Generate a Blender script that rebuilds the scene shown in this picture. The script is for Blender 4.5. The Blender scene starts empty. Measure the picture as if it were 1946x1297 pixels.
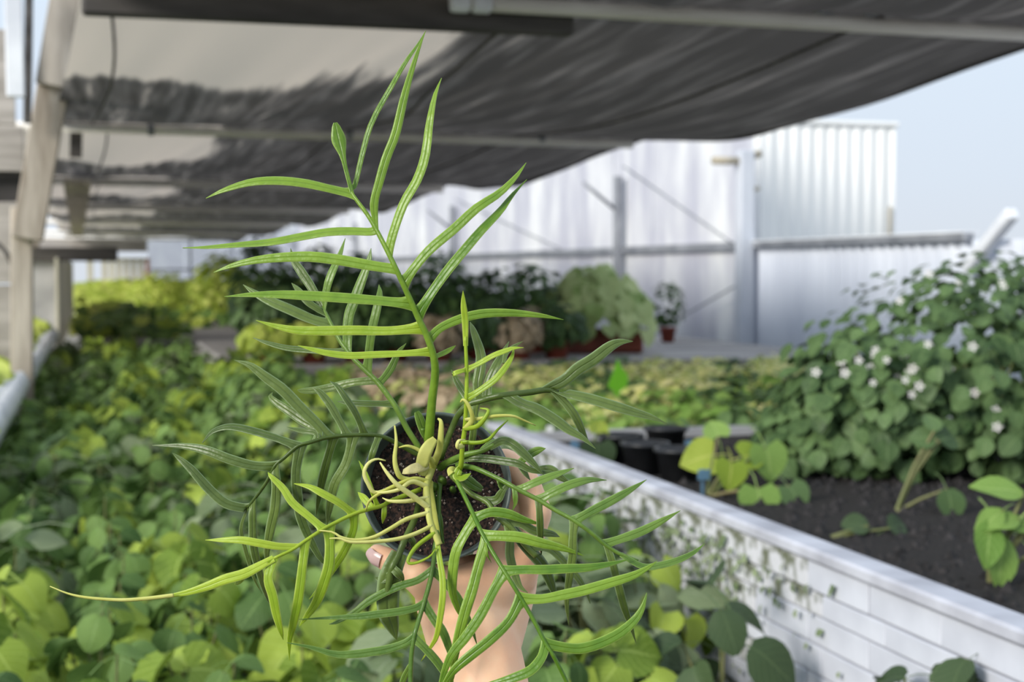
import bpy, bmesh, math, random
import numpy as np
from mathutils import Vector, Matrix
R = random.Random(7)
S = bpy.context.scene
COL = S.collection
# ------------------------------------------------------------------ camera, sky, sun, exposure
EYE = Vector((0, 0, 1.5)); FPX = 2850.0; CX, CY = 973.0, 648.5
YAW, PITCH = math.radians(15.532), math.radians(2.722)
FWD = Vector((math.sin(YAW)*math.cos(PITCH), math.cos(YAW)*math.cos(PITCH), -math.sin(PITCH)))
RIGHT = Vector((math.cos(YAW), -math.sin(YAW), 0)); UP = RIGHT.cross(FWD)
cam = bpy.data.objects.new('camera', bpy.data.cameras.new('camera')); COL.objects.link(cam)
cam.matrix_world = Matrix.Translation(EYE) @ Matrix((RIGHT, UP, -FWD)).transposed().to_4x4()
cam.data.sensor_width = 36; cam.data.lens = FPX/1946*36; cam.data.clip_start = .02; cam.data.clip_end = 500
cam.data.dof.use_dof = True; cam.data.dof.focus_distance = .965; cam.data.dof.aperture_fstop = 10.5
S.camera = cam
S.view_settings.view_transform = 'Standard'; S.view_settings.look = 'None'
S.view_settings.gamma = 1; S.view_settings.use_curve_mapping = False
S.view_settings.exposure = 0.25
W = bpy.data.worlds.new('sky'); S.world = W; W.use_nodes = True
wn, wl = W.node_tree.nodes, W.node_tree.links
bg = wn['Background']; bg.inputs[1].default_value = 0.9
tc = wn.new('ShaderNodeTexCoord'); sp = wn.new('ShaderNodeSeparateXYZ'); rp = wn.new('ShaderNodeValToRGB')
wl.new(tc.outputs['Generated'], sp.inputs[0]); wl.new(sp.outputs['Z'], rp.inputs[0])
e = rp.color_ramp.elements
e[0].position = 0.0; e[0].color = (.66, .71, .78, 1); e[1].position = .8; e[1].color = (.72, .84, 1.0, 1)
k = e.new(.06); k.color = (.67, .75, .85, 1); k = e.new(.2); k.color = (.69, .81, .95, 1)
nz = wn.new('ShaderNodeTexNoise'); nz.inputs['Scale'].default_value = 2.2; nz.inputs['Detail'].default_value = 4
mr = wn.new('ShaderNodeMapRange'); mr.inputs[1].default_value = .5; mr.inputs[2].default_value = .75; mr.inputs[4].default_value = .35
mx = wn.new('ShaderNodeMixRGB'); mx.inputs[2].default_value = (.9, .93, .98, 1)
wl.new(tc.outputs['Generated'], nz.inputs['Vector']); wl.new(nz.outputs['Fac'], mr.inputs[0]); wl.new(mr.outputs[0], mx.inputs[0])
wl.new(rp.outputs[0], mx.inputs[1]); wl.new(mx.outputs[0], bg.inputs[0])
sd = bpy.data.lights.new('sun', 'SUN'); sd.energy = 2.9; sd.angle = math.radians(20); sd.color = (1, .96, .88)
sun = bpy.data.objects.new('sun', sd); COL.objects.link(sun)
sun.rotation_euler = Vector((.76, .42, -.37)).to_track_quat('-Z', 'Y').to_euler()

# ------------------------------------------------------------------ helpers
def at(px, py, d):
    """point at pixel (px, py) of the 1946 x 1297 frame, depth d along the camera axis"""
    return EYE + (FWD + RIGHT*((px-CX)/FPX) + UP*((CY-py)/FPX))*d
def srgb(r, g, b):
    f = lambda c: ((c/255+.055)/1.055)**2.4 if c > 10 else c/255/12.92
    return (f(r), f(g), f(b), 1)
def tag(o, label=None, cat=None, group=None, kind=None):
    if label: o['label'] = label
    if cat: o['category'] = cat
    if group: o['group'] = group
    if kind: o['kind'] = kind
    return o
def empty(name, loc=(0, 0, 0), rz=0, **k):
    o = bpy.data.objects.new(name, None); COL.objects.link(o); o.location = loc; o.rotation_euler = (0, 0, rz)
    o.empty_display_size = .05
    return tag(o, **k)
def mesh(name, vs, fs, mat, smooth=True, uv=None):
    me = bpy.data.meshes.new(name); me.from_pydata([tuple(v) for v in vs], [], fs)
    if uv is not None:
        l = me.uv_layers.new(name='UVMap'); li = np.empty(len(me.loops), dtype=np.int32)
        me.loops.foreach_get('vertex_index', li); l.data.foreach_set('uv', np.asarray(uv, dtype=np.float32)[li].ravel())
    if smooth: me.polygons.foreach_set('use_smooth', [True]*len(me.polygons))
    for m in (mat if isinstance(mat, (list, tuple)) else [mat]): me.materials.append(m)
    return me
def link(name, me, parent=None, mw=None, **k):
    o = bpy.data.objects.new(name, me); COL.objects.link(o)
    if parent is not None: o.parent = parent
    if mw is not None: o.matrix_local = mw
    return tag(o, **k)
def copy_tree(o, parent=None):
    c = o.copy(); COL.objects.link(c); c.parent = parent
    for ch in o.children: copy_tree(ch, c)
    return c
class MB:
    """collects shapes into one mesh"""
    def __init__(s): s.v = []; s.f = []; s.uv = []
    def add(s, vs, fs, uv=None):
        o = len(s.v); s.v += [Vector(v) for v in vs]; s.f += [tuple(i+o for i in f) for f in fs]
        s.uv += list(uv) if uv is not None else [(0.5, 0.5)]*len(vs)
    def box(s, c, d, M=None, bev=0.0):
        x, y, z = d[0]/2, d[1]/2, d[2]/2; b = min(bev, x*.9, y*.9, z*.9); vs = []; M = M or Matrix.Identity(3); c = Vector(c)
        if b <= 0:
            vs = [Vector((i*x, j*y, k*z)) for i in (-1, 1) for j in (-1, 1) for k in (-1, 1)]
            fs = [(0, 1, 3, 2), (4, 6, 7, 5), (0, 4, 5, 1), (2, 3, 7, 6), (0, 2, 6, 4), (1, 5, 7, 3)]
            s.add([M @ v + c for v in vs], fs)
        else:
            bm = bmesh.new(); bmesh.ops.create_cube(bm, size=1); bmesh.ops.scale(bm, vec=(2*x, 2*y, 2*z), verts=bm.verts)
            bmesh.ops.bevel(bm, geom=bm.edges[:], offset=b, segments=1, affect='EDGES'); bm.verts.index_update()
            s.add([M @ v.co + c for v in bm.verts], [tuple(v.index for v in f.verts) for f in bm.faces]); bm.free()
        return s
    def bar(s, a, b, w, h=None, upv=(0, 0, 1), bev=.0):
        a, b = Vector(a), Vector(b); t = (b-a).normalized(); u = Vector(upv)
        if abs(t.dot(u)) > .95: u = Vector((0, 1, 0))
        r = t.cross(u).normalized(); u = r.cross(t)
        return s.box((a+b)/2, (w, (b-a).length, h or w), Matrix((r, t, u)).transposed(), bev)
    def tube(s, pts, rad, n=10, caps=True, flat=1.0):
        pts = [Vector(p) for p in pts]; m = len(pts); rad = rad if isinstance(rad, (list, tuple)) else [rad]*m
        vs = []; fs = []; u = None
        for i, p in enumerate(pts):
            t = (pts[min(i+1, m-1)]-pts[max(i-1, 0)]).normalized()
            if u is None: u = t.orthogonal().normalized()
            u = (u-t*u.dot(t)).normalized(); w = t.cross(u)
            for q in range(n):
                a = 2*math.pi*q/n; vs.append(p+(u*math.cos(a)*flat+w*math.sin(a))*rad[i])
        for i in range(m-1):
            for q in range(n): fs.append((i*n+q, i*n+(q+1) % n, (i+1)*n+(q+1) % n, (i+1)*n+q))
        if caps: fs.append(tuple(range(n-1, -1, -1))); fs.append(tuple((m-1)*n+q for q in range(n)))
        s.add(vs, fs); return s
    def lathe(s, prof, n=40, M=None):
        vs = []; fs = []; M = M or Matrix.Identity(4)
        for r, z in prof:
            for q in range(n): a = 2*math.pi*q/n; vs.append(M @ Vector((r*math.cos(a), r*math.sin(a), z)))
        for i in range(len(prof)-1):
            for q in range(n): fs.append((i*n+q, i*n+(q+1) % n, (i+1)*n+(q+1) % n, (i+1)*n+q))
        s.add(vs, fs); return s
    def obj(s, name, mat, parent=None, smooth=False, mw=None, **k):
        return link(name, mesh(name, s.v, s.f, mat, smooth, s.uv), parent, mw, **k)

# ------------------------------------------------------------------ materials
def newmat(name):
    m = bpy.data.materials.new(name); m.use_nodes = True
    return m, m.node_tree.nodes, m.node_tree.links, m.node_tree.nodes['Principled BSDF']
def mat(name, c1, c2=None, rough=.7, scale=(4, 4, 4), bump=0.0, metal=0.0, lo=.35, hi=.65, detail=6, spec=.4, trans=0.0, coord='Object'):
    m, n, l, p = newmat(name)
    p.inputs['Roughness'].default_value = rough; p.inputs['Metallic'].default_value = metal; p.inputs['Specular IOR Level'].default_value = spec
    t = n.new('ShaderNodeTexCoord'); mp = n.new('ShaderNodeMapping'); mp.inputs['Scale'].default_value = scale
    no = n.new('ShaderNodeTexNoise'); no.inputs['Scale'].default_value = 1; no.inputs['Detail'].default_value = detail
    r = n.new('ShaderNodeValToRGB'); r.color_ramp.elements[0].position = lo; r.color_ramp.elements[1].position = hi
    r.color_ramp.elements[0].color = c1; r.color_ramp.elements[1].color = c2 or c1
    l.new(t.outputs[coord], mp.inputs[0]); l.new(mp.outputs[0], no.inputs['Vector']); l.new(no.outputs['Fac'], r.inputs[0]); l.new(r.outputs[0], p.inputs['Base Color'])
    if bump:
        b = n.new('ShaderNodeBump'); b.inputs['Strength'].default_value = bump; b.inputs['Distance'].default_value = .01
        l.new(no.outputs['Fac'], b.inputs['Height']); l.new(b.outputs[0], p.inputs['Normal'])
    if trans:
        tr = n.new('ShaderNodeBsdfTranslucent'); l.new(r.outputs[0], tr.inputs[0]); mx = n.new('ShaderNodeMixShader'); mx.inputs[0].default_value = trans
        l.new(p.outputs[0], mx.inputs[1]); l.new(tr.outputs[0], mx.inputs[2]); l.new(mx.outputs[0], n['Material Output'].inputs[0])
    return m
def leafmat(name, c1, c2, vein=None, veinw=.05, edge=None, rough=.45, trans=.3, blot=None, bump=.3, ns=60, fern=False):
    """leaf: hue varies by object, island and noise; UV (x across, y along) gives midrib, side veins and margin"""
    m, n, l, p = newmat(name); p.inputs['Roughness'].default_value = rough; p.inputs['Specular IOR Level'].default_value = .45 if fern else .22
    oi = n.new('ShaderNodeObjectInfo'); ge = n.new('ShaderNodeNewGeometry'); uv = n.new('ShaderNodeUVMap'); t = n.new('ShaderNodeTexCoord')
    no = n.new('ShaderNodeTexNoise'); no.inputs['Scale'].default_value = ns; no.inputs['Detail'].default_value = 3
    l.new(t.outputs['Object'], no.inputs['Vector'])
    def math_(op, a, b=None, clamp=False):
        q = n.new('ShaderNodeMath'); q.operation = op; q.use_clamp = clamp
        for i, v in enumerate((a, b)):
            if v is None: continue
            if isinstance(v, (int, float)): q.inputs[i].default_value = v
            else: l.new(v, q.inputs[i])
        return q.outputs[0]
    def mix(f, a, b):
        q = n.new('ShaderNodeMixRGB')
        if isinstance(f, (int, float)): q.inputs[0].default_value = f
        else: l.new(f, q.inputs[0])
        for i, v in ((1, a), (2, b)):
            if isinstance(v, tuple): q.inputs[i].default_value = v
            else: l.new(v, q.inputs[i])
        return q.outputs[0]
    rnd = math_('FRACT', math_('ADD', oi.outputs['Random'], ge.outputs['Random Per Island']))
    f = math_('ADD', math_('MULTIPLY', rnd, .85), math_('MULTIPLY', math_('SUBTRACT', no.outputs['Fac'], .42), 1.0), True)
    c = mix(f, c1, c2)
    s = n.new('ShaderNodeSeparateXYZ'); l.new(uv.outputs[0], s.inputs[0])
    ax = math_('ABSOLUTE', math_('SUBTRACT', s.outputs[0], .5))
    if blot:
        nb = n.new('ShaderNodeTexNoise'); nb.inputs['Scale'].default_value = 25; l.new(t.outputs['Object'], nb.inputs['Vector'])
        c = mix(math_('MULTIPLY', math_('SUBTRACT', nb.outputs['Fac'], .5), 6, True), c, blot)
    h = no.outputs['Fac']
    if vein:
        mid = math_('SUBTRACT', 1, math_('DIVIDE', ax, veinw), True)
        sv = math_('FRACT', math_('SUBTRACT', math_('MULTIPLY', s.outputs[1], 6), math_('MULTIPLY', ax, 5)))
        side = math_('MULTIPLY', math_('SUBTRACT', 1, math_('DIVIDE', math_('ABSOLUTE', math_('SUBTRACT', sv, .5)), .12), True), .5)
        vv = mid if fern else math_('MAXIMUM', mid, side)
        c = mix(math_('MULTIPLY', vv, .2 if fern else .6), c, vein); h = math_('ADD', h, math_('MULTIPLY', vv, -.4 if fern else -1.0))
    if edge: c = mix(math_('MULTIPLY', math_('SUBTRACT', ax, .38), 9, True), c, edge)
    l.new(c, p.inputs['Base Color'])
    b = n.new('ShaderNodeBump'); b.inputs['Strength'].default_value = bump; b.inputs['Distance'].default_value = .003
    l.new(h, b.inputs['Height']); l.new(b.outputs[0], p.inputs['Normal'])
    tr = n.new('ShaderNodeBsdfTranslucent'); l.new(c, tr.inputs[0]); mx = n.new('ShaderNodeMixShader'); mx.inputs[0].default_value = trans
    l.new(p.outputs[0], mx.inputs[1]); l.new(tr.outputs[0], mx.inputs[2]); l.new(mx.outputs[0], n['Material Output'].inputs[0])
    return m
M = {}
M['wood'] = mat('weathered_wood', srgb(150, 138, 124), srgb(205, 194, 180), .85, (14, 14, 2.0), .4)
M['wood_h'] = mat('weathered_board', srgb(158, 150, 142), srgb(198, 190, 182), .85, (2, 14, 14), .3)
M['greywood'] = mat('grey_bench_wood', srgb(120, 116, 114), srgb(178, 174, 172), .8, (1.5, 12, 12), .3)
M['darkwood'] = mat('dark_timber', srgb(60, 57, 55), srgb(92, 88, 85), .85, (2, 12, 12), .2)
M['concrete'] = mat('grey_concrete', srgb(140, 140, 143), srgb(186, 185, 186), .9, (2, 2, 2), .2)
M['galv'] = mat('galvanised_steel', srgb(226, 220, 212), srgb(244, 239, 232), .5, (3, 20, 20), .05, .0)
M['steel'] = mat('grey_steel', srgb(130, 133, 140), srgb(168, 170, 176), .5, (3, 3, 3), .05, .3)
M['postwhite'] = mat('pale_painted_steel', srgb(185, 190, 200), srgb(215, 218, 226), .6, (2, 2, 1), .05)
M['white'] = mat('white_paint', srgb(220, 222, 228), srgb(246, 247, 250), .7, (3, 3, 3), .15)
M['block'] = mat('white_painted_block', srgb(182, 184, 193), srgb(206, 208, 216), .8, (6, 6, 6), .25)
M['rim'] = mat('worn_white_rim', srgb(160, 160, 168), srgb(196, 197, 205), .7, (4, 8, 8), .2)
M['blockdirty'] = mat('mossy_painted_block', srgb(104, 108, 88), srgb(200, 200, 204), .85, (22, 22, 22), .5, lo=.40, hi=.52)
M['corr'] = mat('white_corrugated_metal', srgb(208, 213, 226), srgb(230, 234, 244), .55, (2, 2, .6), .05)
M['shed'] = mat('white_shed_metal', srgb(247, 247, 244), srgb(252, 252, 250), .6, (2, 2, .4), 0)
M['soil'] = mat('dark_potting_soil', srgb(20, 17, 15), srgb(54, 47, 44), .95, (90, 90, 90), 1.0, lo=.4, hi=.75)
M['grit'] = mat('cinder_grit', srgb(20, 19, 19), srgb(56, 53, 53), .95, (60, 60, 60), .6)
M['floor'] = mat('gravel_floor', srgb(120, 116, 110), srgb(170, 166, 158), .95, (8, 8, 8), .5)
M['terracotta'] = mat('red_plastic_pot', srgb(110, 50, 36), srgb(138, 66, 48), .6, (6, 6, 6), .05)
M['blackplastic'] = mat('black_plastic', srgb(30, 31, 33), srgb(48, 49, 52), .4, (8, 8, 8), .05)
M['pot'] = mat('dark_pot_plastic', srgb(72, 82, 78), srgb(98, 108, 102), .38, (30, 30, 30), .05)
M['potin'] = M['pot']
M['orange'] = mat('orange_wood', srgb(196, 128, 84), srgb(214, 150, 104), .8, (10, 10, 2), .1)
M['palewood'] = mat('pale_boards', srgb(206, 200, 180), srgb(230, 225, 206), .85, (6, 6, 1), .1)
M['stub'] = mat('tan_pipe_stub', srgb(170, 160, 140), srgb(190, 180, 160), .6)
M['tagwhite'] = mat('white_tag', srgb(220, 220, 216)); M['tagblue'] = mat('blue_grey_tag', srgb(92, 126, 152)); M['taglime'] = mat('lime_tag', srgb(118, 190, 44), trans=.3)
M['perlite'] = mat('perlite', srgb(190, 182, 172), srgb(150, 120, 100), .9)
M['nail'] = mat('fingernail', srgb(214, 178, 172), srgb(226, 196, 190), .25, spec=.6)
M['mole'] = mat('mole', srgb(110, 70, 56))
M['flower'] = mat('white_petal', srgb(236, 228, 224), srgb(248, 244, 240), .6, trans=.3)
M['yellow'] = mat('yellow_flower', srgb(226, 200, 80))
M['stem'] = mat('green_stem', srgb(96, 112, 60), srgb(130, 120, 84), .6)
# skin
def skinmat():
    m, n, l, p = newmat('skin'); t = n.new('ShaderNodeTexCoord')
    a = n.new('ShaderNodeTexNoise'); a.inputs['Scale'].default_value = 35; a.inputs['Detail'].default_value = 4
    b = n.new('ShaderNodeTexNoise'); b.inputs['Scale'].default_value = 420
    r = n.new('ShaderNodeValToRGB'); r.color_ramp.elements[0].position = .3; r.color_ramp.elements[1].position = .7
    r.color_ramp.elements[0].color = srgb(248, 190, 150); r.color_ramp.elements[1].color = srgb(255, 210, 172)
    l.new(t.outputs['Object'], a.inputs['Vector']); l.new(t.outputs['Object'], b.inputs['Vector']); l.new(a.outputs['Fac'], r.inputs[0]); l.new(r.outputs[0], p.inputs['Base Color'])
    bu = n.new('ShaderNodeBump'); bu.inputs['Strength'].default_value = .12; bu.inputs['Distance'].default_value = .001
    l.new(b.outputs['Fac'], bu.inputs['Height']); l.new(bu.outputs[0], p.inputs['Normal'])
    p.inputs['Roughness'].default_value = .5; p.inputs['Subsurface Weight'].default_value = .15; p.inputs['Subsurface Radius'].default_value = (.008, .003, .002)
    return m
M['skin'] = skinmat()
# shade cloth: woven dark net with dust and wrinkle highlights painted as paler streaks running along the house
def clothmat():
    m, n, l, p = newmat('shade_cloth'); t = n.new('ShaderNodeTexCoord'); p.inputs['Roughness'].default_value = .8
    mp = n.new('ShaderNodeMapping'); mp.inputs['Scale'].default_value = (17, 1.0, 1)
    a = n.new('ShaderNodeTexNoise'); a.inputs['Scale'].default_value = 1; a.inputs['Detail'].default_value = 6
    l.new(t.outputs['Object'], mp.inputs[0]); l.new(mp.outputs[0], a.inputs['Vector'])
    s = n.new('ShaderNodeSeparateXYZ'); l.new(t.outputs['Object'], s.inputs[0])
    g = n.new('ShaderNodeMapRange'); g.inputs[1].default_value = 1.9; g.inputs[2].default_value = .4; g.inputs[3].default_value = 0; g.inputs[4].default_value = .16
    l.new(s.outputs[0], g.inputs[0])
    ad = n.new('ShaderNodeMath'); ad.operation = 'ADD'; mc = n.new('ShaderNodeMath'); mc.operation = 'MULTIPLY_ADD'; mc.inputs[1].default_value = 1.7; mc.inputs[2].default_value = -.35; l.new(a.outputs['Fac'], mc.inputs[0]); l.new(g.outputs[0], ad.inputs[0]); l.new(mc.outputs[0], ad.inputs[1])
    at_ = n.new('ShaderNodeAttribute'); at_.attribute_name = 'bleached'; m1 = n.new('ShaderNodeMath'); m1.operation = 'MULTIPLY'; m1.inputs[1].default_value = 1.3; l.new(at_.outputs['Fac'], m1.inputs[0])
    m2 = n.new('ShaderNodeMath'); m2.operation = 'ADD'; l.new(ad.outputs[0], m2.inputs[0]); l.new(m1.outputs[0], m2.inputs[1])
    r = n.new('ShaderNodeValToRGB'); r.color_ramp.elements[0].position = .38; r.color_ramp.elements[1].position = 1.5/1.6
    r.color_ramp.elements[0].color = srgb(78, 74, 72); r.color_ramp.elements[1].color = srgb(222, 208, 194)
    k_ = r.color_ramp.elements.new(.62); k_.color = srgb(112, 107, 104)
    m3 = n.new('ShaderNodeMath'); m3.operation = 'MULTIPLY'; m3.inputs[1].default_value = 1/1.3; l.new(m2.outputs[0], m3.inputs[0])
    l.new(m3.outputs[0], r.inputs[0]); l.new(r.outputs[0], p.inputs['Base Color'])
    tr = n.new('ShaderNodeBsdfTranslucent'); l.new(r.outputs[0], tr.inputs[0]); mx = n.new('ShaderNodeMixShader'); mx.inputs[0].default_value = .42
    l.new(p.outputs[0], mx.inputs[1]); l.new(tr.outputs[0], mx.inputs[2]); l.new(mx.outputs[0], n['Material Output'].inputs[0])
    return m
M['cloth'] = clothmat()
# milky ribbed sheet; mottled tree shade and bright patches painted into its colour
def polymat(name='milky_plastic_sheet', tl=.25, clear=0.0):
    m, n, l, p = newmat(name); t = n.new('ShaderNodeTexCoord')
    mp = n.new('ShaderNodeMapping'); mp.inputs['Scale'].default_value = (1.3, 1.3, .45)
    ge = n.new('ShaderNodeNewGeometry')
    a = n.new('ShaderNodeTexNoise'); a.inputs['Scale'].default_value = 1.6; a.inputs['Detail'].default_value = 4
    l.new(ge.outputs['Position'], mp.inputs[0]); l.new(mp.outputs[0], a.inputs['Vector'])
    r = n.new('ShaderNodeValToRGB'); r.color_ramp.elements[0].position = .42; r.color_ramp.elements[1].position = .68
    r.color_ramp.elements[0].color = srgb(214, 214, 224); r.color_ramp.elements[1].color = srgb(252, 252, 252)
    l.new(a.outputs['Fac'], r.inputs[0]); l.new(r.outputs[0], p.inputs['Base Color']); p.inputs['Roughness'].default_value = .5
    w = n.new('ShaderNodeTexWave'); w.bands_direction = 'Y'; w.inputs['Scale'].default_value = 14; l.new(ge.outputs['Position'], w.inputs['Vector'])
    b = n.new('ShaderNodeBump'); b.inputs['Strength'].default_value = .3; b.inputs['Distance'].default_value = .01; l.new(w.outputs['Fac'], b.inputs['Height']); l.new(b.outputs[0], p.inputs['Normal'])
    tr = n.new('ShaderNodeBsdfTranslucent'); l.new(r.outputs[0], tr.inputs[0]); mx = n.new('ShaderNodeMixShader'); mx.inputs[0].default_value = tl
    l.new(p.outputs[0], mx.inputs[1]); l.new(tr.outputs[0], mx.inputs[2]); out = mx.outputs[0]
    if clear:
        tp = n.new('ShaderNodeBsdfTransparent'); m4 = n.new('ShaderNodeMixShader'); m4.inputs[0].default_value = clear; l.new(out, m4.inputs[1]); l.new(tp.outputs[0], m4.inputs[2]); out = m4.outputs[0]
    l.new(out, n['Material Output'].inputs[0])
    return m
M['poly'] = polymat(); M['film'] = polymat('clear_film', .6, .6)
L = {}
L['bright'] = leafmat('fern_bright', srgb(84, 124, 28), srgb(132, 164, 50), srgb(70, 104, 28), .08, srgb(160, 188, 92), rough=.36, trans=.22, ns=90, bump=.4, fern=True)
L['mid'] = leafmat('fern_mid', srgb(76, 110, 36), srgb(116, 146, 58), srgb(60, 90, 34), .08, srgb(146, 174, 98), rough=.36, trans=.2, ns=90, bump=.4, fern=True)
L['dark'] = leafmat('fern_dark', srgb(70, 90, 34), srgb(108, 128, 60), srgb(54, 74, 38), .08, srgb(142, 164, 116), rough=.36, trans=.16, ns=90, bump=.4, fern=True)
L['lime'] = leafmat('fern_lime', srgb(130, 164, 28), srgb(176, 198, 58), srgb(118, 152, 30), .08, srgb(198, 214, 106), rough=.4, trans=.28, ns=90, bump=.3, fern=True)
L['pale'] = leafmat('fern_pale', srgb(196, 198, 92), srgb(226, 224, 146), trans=.25, ns=90, bump=.3)
L['fuzzy'] = leafmat('fern_fuzzy', srgb(196, 186, 122), srgb(220, 212, 160), trans=.15, ns=300, bump=.25)
L['heart'] = leafmat('leaf_lime_heart', srgb(88, 118, 34), srgb(186, 204, 86), srgb(190, 208, 110), .04, trans=.22)
L['round'] = leafmat('leaf_mid_round', srgb(50, 80, 34), srgb(126, 156, 80), srgb(140, 168, 100), .04, trans=.2)
L['grey'] = leafmat('leaf_grey_veined', srgb(92, 112, 72), srgb(150, 162, 124), srgb(160, 170, 138), .045, trans=.25)
L['shade'] = leafmat('leaf_dark_round', srgb(46, 64, 40), srgb(78, 96, 62), srgb(92, 110, 72), .04, trans=.15)
L['lettuce'] = leafmat('leaf_lettuce', srgb(200, 222, 70), srgb(240, 246, 150), trans=.35)
L['varieg'] = leafmat('leaf_variegated', srgb(150, 172, 78), srgb(230, 224, 150), blot=srgb(244, 236, 180), trans=.3)
L['brownish'] = leafmat('leaf_mauve', srgb(134, 116, 86), srgb(206, 186, 158), trans=.25)
L['bush'] = leafmat('leaf_bush', srgb(44, 68, 36), srgb(104, 130, 80), srgb(130, 154, 100), .04, trans=.22)
L['table'] = leafmat('leaf_table_dark', srgb(42, 64, 36), srgb(86, 112, 62), trans=.2)
L['palebig'] = leafmat('leaf_pale_green', srgb(136, 164, 88), srgb(216, 226, 166), trans=.3)
L['hosta'] = leafmat('leaf_broad', srgb(104, 142, 60), srgb(146, 174, 92), srgb(172, 196, 116), .045, trans=.3, ns=30)
L['far'] = leafmat('leaf_far_lime', srgb(150, 176, 52), srgb(220, 228, 120), trans=.35)
L['yellow'] = leafmat('leaf_yellow_green', srgb(128, 154, 48), srgb(184, 196, 82), srgb(214, 214, 120), .04, trans=.35)

# ------------------------------------------------------------------ leaf shapes (x across, y along, z up; length 1)
def leaf_tpl(kind, nu=3, nv=5, cup=.12, droop=.18, petiole=0.0):
    """grid blade; returns verts, faces, uv"""
    prof = {'heart': lambda t: .62*math.sin(math.pi*min(1, t*.93+.07)**.62)**.8, 'round': lambda t: .5*math.sin(math.pi*(t*.94+.04)**.85)**.62,
            'oval': lambda t: .33*math.sin(math.pi*(t*.96+.03)**.85)**.8, 'lance': lambda t: .2*math.sin(math.pi*(t*.97+.02)**.8)}[kind]
    vs, uv, fs = [], [], []
    for j in range(nv+1):
        t = j/nv; w = prof(t)
        for i in range(2*nu-1):
            s = (i-(nu-1))/(nu-1)
            y = t - (.16*abs(s)*(1-t)**3 if kind == 'heart' else 0)
            z = cup*abs(s)*w*1.3 - droop*t*t + .03*math.sin(7*t+3*s)
            vs.append((s*w, y, z)); uv.append((.5+.5*s, t))
    m = 2*nu-1
    for j in range(nv):
        for i in range(m-1): fs.append((j*m+i, j*m+i+1, (j+1)*m+i+1, (j+1)*m+i))
    if petiole:
        o = len(vs); q = .018
        vs += [(-q, .04, -.004), (q, .04, -.004), (q, -petiole*.6, -.25*petiole), (-q, -petiole*.6, -.25*petiole), (q, -petiole, -petiole*.7), (-q, -petiole, -petiole*.7)]
        uv += [(.5, .5)]*6; fs += [(o, o+1, o+2, o+3), (o+3, o+2, o+4, o+5)]
    return np.array(vs), fs, uv
TPL = {k: leaf_tpl(k, 2, 4) for k in ('heart', 'round', 'oval', 'lance')}
TPLN = {k: leaf_tpl(k, 3, 6, petiole=.7) for k in ('heart', 'round', 'oval', 'lance')}
TPLS = {k: leaf_tpl(k, 2, 2) for k in ('heart', 'round', 'oval', 'lance')}
def leaf_matrix(pos, normal, direction, size):
    n = Vector(normal).normalized(); d = Vector(direction); d = (d-n*d.dot(n))
    if d.length < 1e-4: d = n.orthogonal()
    d.normalize(); x = d.cross(n)
    return Matrix.Translation(pos) @ Matrix((x, d, n)).transposed().to_4x4() @ Matrix.Diagonal((size, size, size, 1))
def foliage_mesh(name, items, tpl, mats):
    """items: list of matrices (or (matrix, material index)) -> one mesh"""
    v0, f0, uv0 = tpl; V, F, U, MI = [], [], [], []
    h = np.hstack([v0, np.ones((len(v0), 1))]); o = 0
    for it in items:
        mi = 0
        if isinstance(it, tuple): it, mi = it
        V.append((h @ np.array(it).T)[:, :3]); F += [tuple(i+o for i in f) for f in f0]; U += uv0; MI += [mi]*len(f0); o += len(v0)
    me = mesh(name, np.vstack(V).tolist(), F, mats, True, U); me.polygons.foreach_set('material_index', MI)
    return me
def rosette(n, rad, height, size, rng, tilt=(.3, .9), bias=(0, -.35, 0), dome=1.0, wob=.35):
    """leaf matrices of a low mounded plant whose base is the origin"""
    out = []
    for i in range(n):
        a = i*2.39996+rng.uniform(-.3, .3); q = math.sqrt((i+.5)/n); r = rad*q
        d = Vector((math.cos(a), math.sin(a), 0)); z = height*(1-dome*.55*q*q)+rng.uniform(-.3, .12)*height
        nrm = Vector((0, 0, 1))+d*rng.uniform(*tilt)*(.4+q)+Vector(bias)+Vector((rng.uniform(-wob, wob), rng.uniform(-wob, wob), 0))
        dd = d+Vector((rng.uniform(-.6, .6), rng.uniform(-.6, .6), rng.uniform(-.5, .1)))
        s = size*rng.uniform(.7, 1.15)
        out.append(leaf_matrix(d*(r-s*.3)+Vector((0, 0, z)), nrm, dd, s))
    return out
def plant_stems(mats_, mat_, parent, step=1, r=.0025):
    b = MB()
    for mm in mats_[::step]:
        p = mm.translation; b.tube([(p.x*.1, p.y*.1, 0), (p.x*.5, p.y*.5, p.z*.55), tuple(p)], [r*1.3, r, r*.8], 4, False)
    return b.obj('stem', mat_, parent, True)
ORD = ['first', 'second', 'third', 'fourth', 'fifth', 'sixth', 'seventh', 'eighth', 'ninth', 'tenth', 'eleventh', 'twelfth', 'thirteenth', 'fourteenth', 'fifteenth', 'sixteenth', 'seventeenth', 'eighteenth', 'nineteenth', 'twentieth']

TENS = ['', '', 'twenty', 'thirty', 'forty', 'fifty']
def ordw(n):
    return ORD[n-1] if n <= 20 else (TENS[n//10]+'-'+ORD[n % 10-1] if n % 10 else TENS[n//10][:-1]+'ieth')
# ================================================================== SETTING
Z0 = 1.5
MB().box((10, 30, -.05), (90, 110, .1)).obj('floor', M['floor'], kind='structure')

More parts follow.
